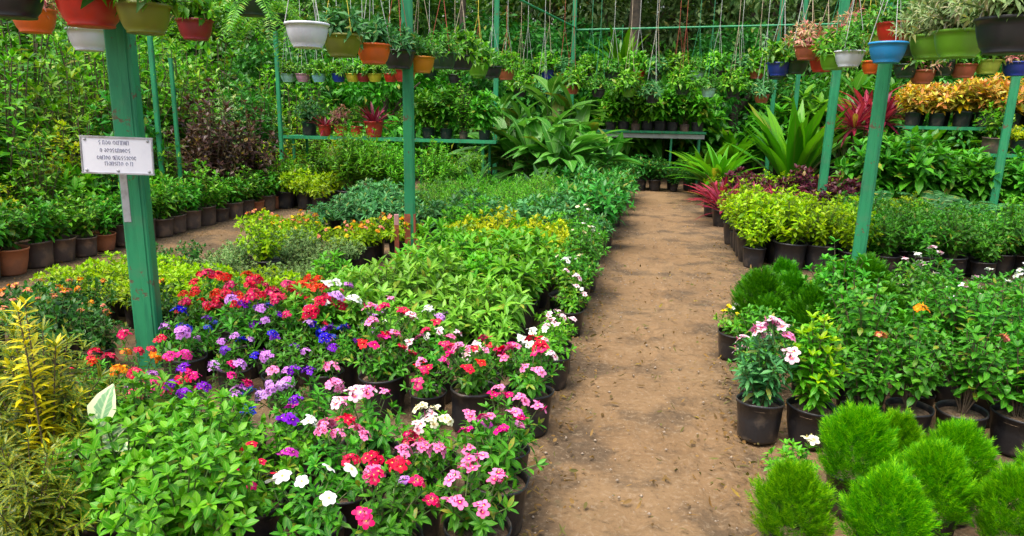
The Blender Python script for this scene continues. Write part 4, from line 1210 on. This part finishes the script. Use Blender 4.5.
def pipe(p0, p1, r, label, mat=M_GREEN, name='overhead_pipe', cat='pipe', sag=0.0):
    mb = MB()
    p0, p1 = np.array(p0, float), np.array(p1, float)
    ts = np.linspace(0, 1, 9)[:, None]
    P = p0+(p1-p0)*ts
    P[:, 2] -= sag*(4*ts*(1-ts))[:, 0]
    mb.tube(P, r, 8)
    return tag(obj(name, mb.mesh(name, mat)), label, cat)


pipe((-2.95, 0.8, 3.22), (-2.4, 8.8, 3.22), 0.024, 'green overhead pipe carrying the left row of hanging pots')
pipe((2.05, 3.0, 3.22), (2.2, 9.2, 3.22), 0.024, 'green overhead pipe carrying the right row of hanging pots')
pipe((-3.1, 13.0, 3.75), (-1.85, 16.2, 3.35), 0.022, 'thin green brace slanting down above the paddle leaved plants')
pipe((-1.9, 16.28, 3.32), (9.0, 16.28, 3.5), 0.022, 'thin green pipe running across the background above the pale bench')
pipe((-7.0, 10.95, 3.25), (-2.4, 10.95, 3.25), 0.02, 'green pipe over the small coloured pots at the left back')
pipe((-5.2, 15.3, 3.9), (8.5, 15.3, 3.9), 0.02, 'green pipe carrying the far hanging baskets')
pipe((1.6, 9.3, 3.3), (7.6, 9.3, 3.3), 0.02, 'green pipe carrying the middle right hanging pots')
pipe((-5.0, 2.2, 3.3), (-4.6, 8.0, 3.3), 0.02, 'green pipe over the upper left hanging ferns')


def shelf(x0, x1, y, z, d, label, legs, mat=M_GREEN, face=0.0, fmat=None):
    t = thing('plant_shelf', label, 'shelf', ((x0+x1)/2, y, 0), 0)
    W = x1-x0
    a = MB()
    for i in range(4):
        a.box((0, -d/2+d*(i+0.5)/4, z-0.012), (W, d/4-0.02, 0.022), ch=0.003)
    obj('deck', a.mesh('deck', fmat or mat, False), t)
    b = MB()
    b.box((0, -d/2-0.02, z-0.02), (W+0.06, 0.035, 0.05), ch=0.004)
    obj('front_rail', b.mesh('front_rail', mat, False), t)
    for lx in legs:
        for sy in (-1, 1):
            c = MB()
            c.box((0, 0, (z-0.05)/2), (0.04, 0.04, z-0.05), ch=0.003)
            obj('leg', c.mesh('leg', mat, False), t, (lx-(x0+x1)/2, sy*(d/2-0.04), 0))
    if face:
        e = MB()
        e.box((0, -d/2+0.03, z-0.06-face/2), (W, 0.03, face), ch=0.004)
        obj('front_panel', e.mesh('front_panel', fmat, False), t)
    return t


shelf(-6.2, -2.5, 11.3, 1.06, 0.55, 'long green shelf at the left back with red pots on it', (-6.0, -5.1, -3.9, -2.7))
shelf(-1.3, 1.05, 16.3, 1.16, 0.6, 'pale bench with green edge at the end of the path', (-1.2, 0.35, 0.95), face=0.09, fmat=M_CONC)
shelf(4.9, 8.4, 12.1, 1.02, 0.5, 'lower green shelf at the right back under the yellow crotons', (5.0, 6.5, 8.2))
shelf(3.9, 8.4, 12.75, 1.4, 0.6, 'upper green shelf at the right back full of yellow crotons', (4.0, 6.4, 8.2))

# plants on the shelves
for i, x in enumerate([-5.5, -5.22, -4.94, -4.62]):
    plant(['cordy', 'pinkmix', 'row', 'cordy'][i], x, 11.25, 'plant in red pot on the left shelf, '+ORD[i+1]+' from the left', 'red potted plants on the left shelf', z=1.06, s=[0.85, 0.85, 0.8, 1.2][i], pot='redpot')
for i, x in enumerate([-5.85, -4.0, -3.7, -3.4, -3.1, -2.75]):
    plant(['bluey', 'tall', 'jungled', 'jungle', 'tall', 'jungle'][i], x, 11.35, 'leafy green plant on the left shelf, '+['left of the red pots', 'first', 'second', 'third', 'fourth', 'last'][i]+(' right of the red pots' if i else ''),
          'green plants on the left shelf', z=1.06, s=[1.2, 0.6, 0.75, 0.7, 0.6, 0.65][i])
for i, x in enumerate(fr(-1.0, 0.9, 0.27)):
    plant(['jungled', 'jungle', 'tall', 'jungled'][i % 4], x, 16.35, 'green plant on the pale bench, '+ORD[i+1]+' from the left', 'plants on the pale bench', z=1.14, s=RND.uniform(0.8, 1.05))
for j, (yv, zv, x0) in enumerate(((12.1, 1.02, 5.05), (12.6, 1.4, 4.05), (12.9, 1.4, 4.2))):
    for i, x in enumerate(fr(x0, 8.3, 0.36)):
        if in_frame(x, yv, 1, 1.9):
            plant(('yellow' if RND.random() < 0.6 else 'row') if j == 0 else 'pinkmix' if RND.random() < 0.18 else 'sunset', x, yv, f'{["yellow green plant on the lower right shelf", "yellow croton on the upper right shelf", "croton behind, on the upper right shelf"][j]}, {ORD[i+1]} from the left',
                  ['plants on the lower right shelf', 'crotons on the upper right shelf', 'crotons on the upper right shelf'][j], z=zv, s=RND.uniform(1.05, 1.35))


# ------------------------------------------------------------------ hanging pots
def bowl_mesh(r, mat, seed=1):
    mb = MB()
    h = r*1.12
    mb.lathe([(0.001, 0), (r*0.66, 0), (r*0.69, h*0.03), (r*0.66, h*0.06), (r*0.78, h*0.2), (r*0.88, h*0.45), (r*0.945, h*0.7), (r*0.97, h*0.88), (r*1.03, h*0.885), (r*1.05, h*0.93), (r*1.04, h*0.985),
              (r*0.99, h), (r*0.94, h*0.93), (r*0.92, h*0.8)], 28)
    return mb.mesh('bowl', mat)


HANG = {}
for key, mat, kw in [('fluff', G['mid'], dict(H=0.19, R=0.2, stems=26, nodes=6, Ln=0.06, Wd=0.02)),
                     ('vine', G['blue'], dict(H=0.17, R=0.17, stems=20, nodes=6, Ln=0.08, Wd=0.026)),
                     ('greyv', G['grey'], dict(H=0.26, R=0.2, stems=60, nodes=10, Ln=0.06, Wd=0.014)),
                     ('leafy', G['wall'], dict(H=0.24, R=0.22, stems=22, nodes=6, Ln=0.09, Wd=0.035)),
                     ('pinkv', G['pinkmix'], dict(H=0.24, R=0.22, stems=20, nodes=6, Ln=0.08, Wd=0.02))]:
    HANG[key] = []
    for q in range(2):
        fo, st, tp = bush(300+q+len(key), prof='lance', elev=0.5, droop=0.4, t0=0.2, br=0.06, flat=0.85, arch=0.9, z0=0, k=2, **kw)
        HANG[key].append((fo.mesh('foliage', mat), st.mesh('stem', M_STEM)))
hf = [fern(60+q, 30, 0.62, 0.09, e0=70, e1=-5, droop=0.75, npin=20, pw=0.014).mesh('foliage', G['wall']) for q in range(2)]
BM = {}


hnest = rosette(91, 24, 1.1, 0.15, e0=86, e1=40, droop=0.25, curl=0.5).mesh('foliage', G['nest'])


def hanging(x, y, z, r, colour, pl, label, group, top=3.2, cord='white', sc_p=1.0):
    """z is the height of the bowl's bottom; three cords meet at a hook under the pipe"""
    t = thing('hanging_pot', label, 'hanging pot', (x, y, z), RND.random()*6, 1.0, group)
    k = (colour, round(r, 3))
    if k not in BM:
        BM[k] = bowl_mesh(r, BOWL[colour])
    b = obj('bowl', BM[k], t)
    s_ = MB()
    s_.lathe([(r*0.93, r*0.93), (r*0.5, r*0.97), (0.001, r*0.99)], 16, 0.01, np.random.default_rng(1))
    key = ('soil', round(r, 3))
    if key not in BM:
        BM[key] = s_.mesh('soil', M_SOIL)
    obj('soil', BM[key], b)
    hh = top-z
    for q in range(3):
        a = q*2*PI/3
        key = ('cord', round(r, 3), round(hh, 2), cord)
        if key not in BM:
            c = MB()
            c.tube([(r*1.0, 0, r*1.08), (r*0.52, 0, r+(hh-r)*0.3), (0.004, 0, r+(hh-r)*0.6)], 0.003, 4)
            BM[key] = c.mesh('cord', CORD[cord])
        obj('cord', BM[key], t, rot=(0, 0, a))
    c = MB()
    c.tube([(0, 0, r+(hh-r)*0.59), (0, 0, hh-0.03), (0.012, 0, hh), (0.024, 0, hh-0.02)], 0.004, 5)
    obj('hook', c.mesh('hook', CORD[cord]), t)
    if pl == 'fern':
        obj('foliage', hf[RND.randrange(2)], t, (0, 0, r*0.9), s=sc_p)
    elif pl == 'nest':
        obj('foliage', hnest, t, (0, 0, r), s=sc_p)
    elif pl:
        fo, st = HANG[pl][RND.randrange(2)]
        q = sc_p*r/0.15*(1.35 if pl in ('greyv', 'vine') else 1.28)
        obj('foliage', fo, t, (0, 0, r*0.95), s=q)
        obj('stem', st, t, (0, 0, r*0.95), s=q)
    return t


for (px, py, Y, r, col, pl, crd, lab) in [
        (14, 18, 3.1, 0.15, 'black', 'pinkv', 'white', 'black hanging pot at the top left corner'),
        (36, 33, 4.3, 0.14, 'orange', 'pinkv', 'yellow', 'orange hanging pot half hidden behind the top left black pot'),
        (92, 27, 3.15, 0.155, 'red', 'leafy', 'white', 'large red hanging pot beside the signed post'),
        (90, 51, 5.0, 0.15, 'white', 'fluff', 'white', 'white hanging pot below the large red one'),
        (146, 34, 3.12, 0.122, 'olive', 'leafy', 'yellow', 'olive hanging pot right of the signed post top'),
        (308, 48, 4.85, 0.152, 'white', None, 'white', 'white hanging pot, nearest of the row left of the middle post'),
        (343, 57, 5.45, 0.152, 'olive', 'vine', 'yellow', 'olive hanging pot, second in the row left of the middle post'),
        (374, 64, 5.95, 0.148, 'orange', 'vine', 'white', 'bright orange hanging pot, third in the row left of the middle post'),
        (399, 69, 6.45, 0.15, 'black', 'vine', 'red', 'black hanging pot with trailing leaves left of the middle post'),
        (421, 73, 6.72, 0.135, 'amber', 'fluff', 'tan', 'amber hanging pot in front of the middle post'),
        (443, 69, 7.6, 0.15, 'dark', 'fluff', 'red', 'dark green hanging pot just right of the middle post'),
        (462, 70, 8.5, 0.15, 'black', 'leafy', 'tan', 'black leafy hanging pot, last of the near row right of the middle post'),
        (478, 76, 9.6, 0.15, 'green', 'leafy', 'yellow', 'green hanging pot overgrown with leaves, right of the black leafy one'),
        (492, 78, 10.6, 0.15, 'black', 'fluff', 'white', 'black hanging pot farther back than the overgrown green one'),
        (506, 80, 11.8, 0.15, 'brick', 'leafy', 'red', 'brick red hanging pot at the far end of the left row'),
        (405, 82, 8.2, 0.13, 'red', 'fluff', 'red', 'red hanging pot low behind the black and amber ones'),
        (196, 40, 5.3, 0.14, 'maroon', 'leafy', 'tan', 'maroon hanging pot under the feathery ferns at the upper left')]:
    x, z = cpos(px, py, Y)
    hanging(x, Y, z, r, col, pl, lab, 'left row of hanging pots', top=3.2, cord=crd)
for (px, py, Y, r, col, pl, crd, lab) in [
        (1006, 54, 4.6, 0.175, 'black', 'greyv', 'white', 'large black hanging pot at the top right corner'),
        (957, 58, 5.6, 0.165, 'green', 'greyv', 'white', 'green hanging pot beside the large black one'),
        (929, 59, 6.3, 0.16, 'green', 'greyv', 'tan', 'green hanging pot, second from the large black one'),
        (909, 57, 7.0, 0.15, 'dark', 'greyv', 'white', 'dark hanging pot behind the two green ones'),
        (893, 43, 6.7, 0.145, 'red', 'fluff', 'white', 'red hanging pot above the blue one before the right post'),
        (886, 63, 6.25, 0.14, 'blue', None, 'white', 'bright blue hanging pot in front of the right post'),
        (864, 54, 8.0, 0.16, 'lime', 'fluff', 'yellow', 'lime yellow hanging pot left of the right post'),
        (850, 52, 8.6, 0.15, 'red', 'pinkv', 'red', 'red hanging pot above the white one left of the right post'),
        (848, 67, 7.6, 0.135, 'white', 'fluff', 'white', 'white hanging pot left of the right post'),
        (832, 70, 8.4, 0.14, 'green', 'leafy', 'green', 'small green hanging pot left of the white one'),
        (872, 74, 9.9, 0.14, 'orange', 'fluff', 'white', 'orange hanging pot low behind the blue and white ones'),
        (938, 48, 7.7, 0.15, 'maroon', 'pinkv', 'tan', 'maroon hanging pot behind the two green ones, above the dark one'),
        (975, 50, 7.0, 0.15, 'lime', 'pinkv', 'yellow', 'lime yellow hanging pot between the green and large black ones'),
        (806, 60, 8.8, 0.14, 'brick', 'pinkv', 'tan', 'brick red hanging pot with pink leaves above the far end of the right row'),
        (821, 72, 9.0, 0.14, 'red', 'pinkv', 'tan', 'small red hanging pot, last of the right row')]:
    x, z = cpos(px, py, Y)
    hanging(x, Y, z, r, col, pl, lab, 'right row of hanging pots', top=3.2, cord=crd)
for i, (px, col) in enumerate([(288, 'mint'), (303, 'pink'), (319, 'sky'), (339, 'navy'), (353, 'yellow'), (364, 'maroon'), (375, 'yellow'), (391, 'red'), (406, 'brick')]):
    x, z = cpos(px, 82, 10.95)
    hanging(x, 10.95, z, 0.115, col, ['leafy', 'fluff', 'leafy'][i % 3], f'small {col.replace("brick", "brick red")} hanging pot at the left back, {ORD[i+1]} from the left', 'small coloured pots at the left back', top=3.25)
for i, (px, py, col) in enumerate([(778, 76, 'navy'), (795, 74, 'dark'), (905, 78, 'dark'), (921, 84, 'brick'), (941, 76, 'dark'), (962, 78, 'brick'), (986, 74, 'lime'), (1014, 76, 'navy')]):
    x, z = cpos(px, py, 9.3)
    hanging(x, 9.3, z, 0.14, col, ['leafy', 'fluff', 'leafy', 'pinkv'][i % 4], f'{col.replace("lime", "pale lime").replace("brick", "brick red")} hanging pot in the middle right line, {ORD[i+1]} from the left', 'middle right line of hanging pots', top=3.3)
for i, (px, col) in enumerate([(430, 'dark'), (455, 'black'), (478, 'green'), (492, 'black'), (507, 'dark'), (527, 'black'), (548, 'navy'), (563, 'yellow'), (590, 'black'), (612, 'dark'), (637, 'red'), (655, 'dark'), (676, 'black'), (696, 'mint'), (716, 'black'), (738, 'dark'), (756, 'brick'), (775, 'dark')]):
    x, z = cpos(px, 80+RND.uniform(-2, 3), 15.3)
    hanging(x, 15.3, z, 0.16, col, ['leafy', 'fluff', 'leafy', 'vine'][i % 4], f'{col.replace("brick", "brick red")} hanging basket in the far line across the background, {ORD[i+1]} from the left', 'far line of hanging baskets',
            top=3.9, cord=['white', 'tan', 'red', 'green', 'white'][i % 5], sc_p=1.25)
for i, (px, py, Y, q) in enumerate([(178, 20, 6.2, 1.0), (215, 26, 6.8, 1.15), (252, 16, 5.6, 0.9), (275, 30, 7.6, 1.1), (60, 10, 6.6, 1.0)]):
    x, z = cpos(px, py, Y)
    hanging(x, Y, z, 0.15, 'dark', 'fern', 'dark basket of feathery drooping fern at the upper left, '+['right of the olive pot', 'in the middle', 'nearest', 'farthest right', 'behind the red pot'][i], 'fern baskets at the upper left', top=3.35, sc_p=q)


for i, (px, col) in enumerate([(520, 'black'), (543, 'dark'), (572, 'brick'), (598, 'black'), (628, 'green'), (652, 'black'), (682, 'dark'), (708, 'mint'), (733, 'black'), (761, 'brick')]):
    x, z = cpos(px, 99+RND.uniform(-5, 5), 14.4)
    hanging(x, 14.4, z, 0.14, col, ['leafy', 'vine', 'leafy', 'fluff'][i % 4], f'{col.replace("brick", "brick red")} leafy basket in the lower far line before the bench, {ORD[i+1]} from the left', 'lower far line of hanging baskets',
            top=3.9, cord=['tan', 'white', 'red', 'green'][i % 4], sc_p=1.35)
pipe((-4.0, 14.4, 3.9), (6.0, 14.4, 3.9), 0.02, 'green pipe carrying the lower line of far baskets')
x, z = cpos(620, 84, 15.9)
hanging(x, 15.9, z, 0.18, 'black', 'nest', 'upright nest fern in a dark basket high above the pale bench', 'far line of hanging baskets', top=3.36, cord='green')

# ------------------------------------------------------------------ trees and far greenery
def tree_mesh(seed, H, R, clumps, per, leaf, mat, z0):
    r = np.random.default_rng(seed)
    fo, tr = MB(), MB()
    tr.tube([(0, 0, -0.05), (0.05, 0.02, H*0.2), (-0.06, 0.05, H*0.45), (0.04, 0, H*0.75)], [0.17, 0.13, 0.1, 0.04], 9)
    for i in range(9):
        a = i*2.4
        zb_ = z0+(H-z0)*0.5*r.random()
        q = R*(0.6+0.4*r.random())
        tr.tube([(0, 0, zb_*0.85), (math.cos(a)*q*0.45, math.sin(a)*q*0.45, zb_+0.25*H*0.5), (math.cos(a)*q, math.sin(a)*q, zb_+H*0.25)], [0.06, 0.04, 0.015], 6)
    for i in range(clumps):
        u = nrm(r.normal(0, 1, 3))
        s_ = 0.35+0.65*r.random()**0.5
        c = np.array([u[0]*R*s_, u[1]*R*s_, (z0+H)/2+u[2]*(H-z0)/2*s_])
        cr = R*(0.16+0.16*r.random())
        v = nrm(r.normal(0, 1, (per, 3)))
        P = c+v*cr*(0.4+0.6*r.random((per, 1)))*np.array([1.2, 1.2, 0.75])
        D = nrm(v+r.normal(0, 0.5, (per, 3))-UP*0.25)
        leaves(fo, P, D, nrm(UP*0.7+v*0.5+r.normal(0, 0.4, (per, 3))), leaf*(0.7+0.6*r.random(per)), leaf*0.42, 0.3, 0.25, 'ovate', 2)
    return fo.mesh('crown', mat), tr.mesh('trunk', M_BARK)


TREES = [tree_mesh(1, 6.0, 2.4, 110, 110, 0.17, G['tree'], 0.8), tree_mesh(2, 6.5, 2.2, 100, 110, 0.16, G['tree2'], 1.0), tree_mesh(3, 5.2, 2.5, 110, 110, 0.2, G['tree'], 0.4),
         tree_mesh(4, 3.4, 1.7, 100, 100, 0.17, G['gloss'], 0.2), tree_mesh(5, 3.0, 1.6, 90, 100, 0.18, G['mid'], 0.15)]
KT = ['dark green tree', 'pale grey green tree', 'olive green tree', 'low bushy green tree', 'low bright green tree']
spots = [(-15.5, 12.5, 0), (-12.5, 15.0, 2), (-9.8, 17.0, 0), (-12.5, 10.2, 4), (-10.3, 12.6, 4), (-8.2, 14.6, 3), (-6.0, 15.4, 4), (-4.0, 17.6, 3), (-7.0, 20.5, 2), (-3.2, 23.0, 0), (0.5, 24.5, 1), (4.0, 23.5, 1), (7.6, 22.5, 0),
         (11.5, 20.5, 1), (14.5, 17.5, 2), (-2.2, 19.4, 3), (0.0, 20.0, 4), (2.0, 19.6, 3), (4.4, 19.2, 4), (6.8, 18.6, 3), (9.0, 17.0, 4), (11.2, 15.2, 3), (12.6, 12.8, 4), (9.4, 13.6, 3), (-18.5, 10.0, 1), (-9.5, 22.0, 0), (-6.2, 25.0, 2), (-3.6, 26.5, 1), (-1.2, 22.6, 1), (1.2, 27.0, 1), (2.6, 22.4, 1), (5.8, 25.5, 1), (9.2, 25.0, 2), (13.0, 23.5, 0)]
for i, (x, y, k) in enumerate(spots):
    nb = sum(1 for s in spots if s[2] == k and s[0] < x)
    cr, tk = TREES[k]
    t = thing('background_tree', f'{KT[k]} in the background, {ORD[nb+1]} from the left of its kind', 'tree', (x, y, 0), RND.random()*6, RND.uniform(0.9, 1.12)*(1.3 if y > 22 else 1.0), 'background trees')
    obj('crown', cr, t)
    obj('trunk', tk, t)
for i, (px, Y, r_) in enumerate([(463, 17.8, 0.09), (636, 18.2, 0.16)]):
    x, _ = cpos(px, 10, Y)
    t = thing('bare_tree', 'bare grey trunk rising '+['above the left back baskets', 'over the red far basket'][i], 'tree', (x, Y, 0), 0)
    mb = MB()
    mb.tube([(0, 0, -0.05), (0.03, 0, 1.5), (-0.03, 0.03, 3.2), (0.05, 0, 6.0)], [r_*1.25, r_, r_*0.92, r_*0.7], 12)
    obj('trunk', mb.mesh('trunk', M_BARK), t)
    obj('crown', TREES[1][0], t, (0, 0, 3.6))


for i, x in enumerate(fr(-5.6, 8.4, 0.82)):
    plant(['jungle', 'jungled', 'paddle', 'jungle', 'nest'][i % 5], x, 17.6+RND.uniform(-.3, .3), f'tall leafy shrub in the far line behind the pale bench, {ORD[i+1]} from the left', 'far line of leafy shrubs', s=RND.uniform(1.5, 2.1))


def far_wood():
    r = np.random.default_rng(9)
    mb = MB()
    n = 30000
    a = r.uniform(-1.15, 0.95, n)
    R = 33+r.random(n)*9
    top = 6.5+2.2*np.sin(a*9)+1.6*np.sin(a*21+2)+1.0*np.sin(a*47)
    P = np.stack([np.sin(a)*R, np.cos(a)*R, top*r.random(n)**0.8], 1)
    D = r.normal(0, 1, (n, 3))
    leaves(mb, P, D, nrm(UP+r.normal(0, 0.6, (n, 3))), 0.45+0.4*r.random(n), 0.24, 0.3, 0.25, 'ovate', 2)
    o = obj('far_wood', mb.mesh('far_wood', G['tree']))
    o['kind'] = 'stuff'
    o['label'] = 'dense far wood closing the background behind the nursery'


far_wood()
print('objects', len(bpy.data.objects), 'top', sum(1 for o in bpy.data.objects if o.parent is None))
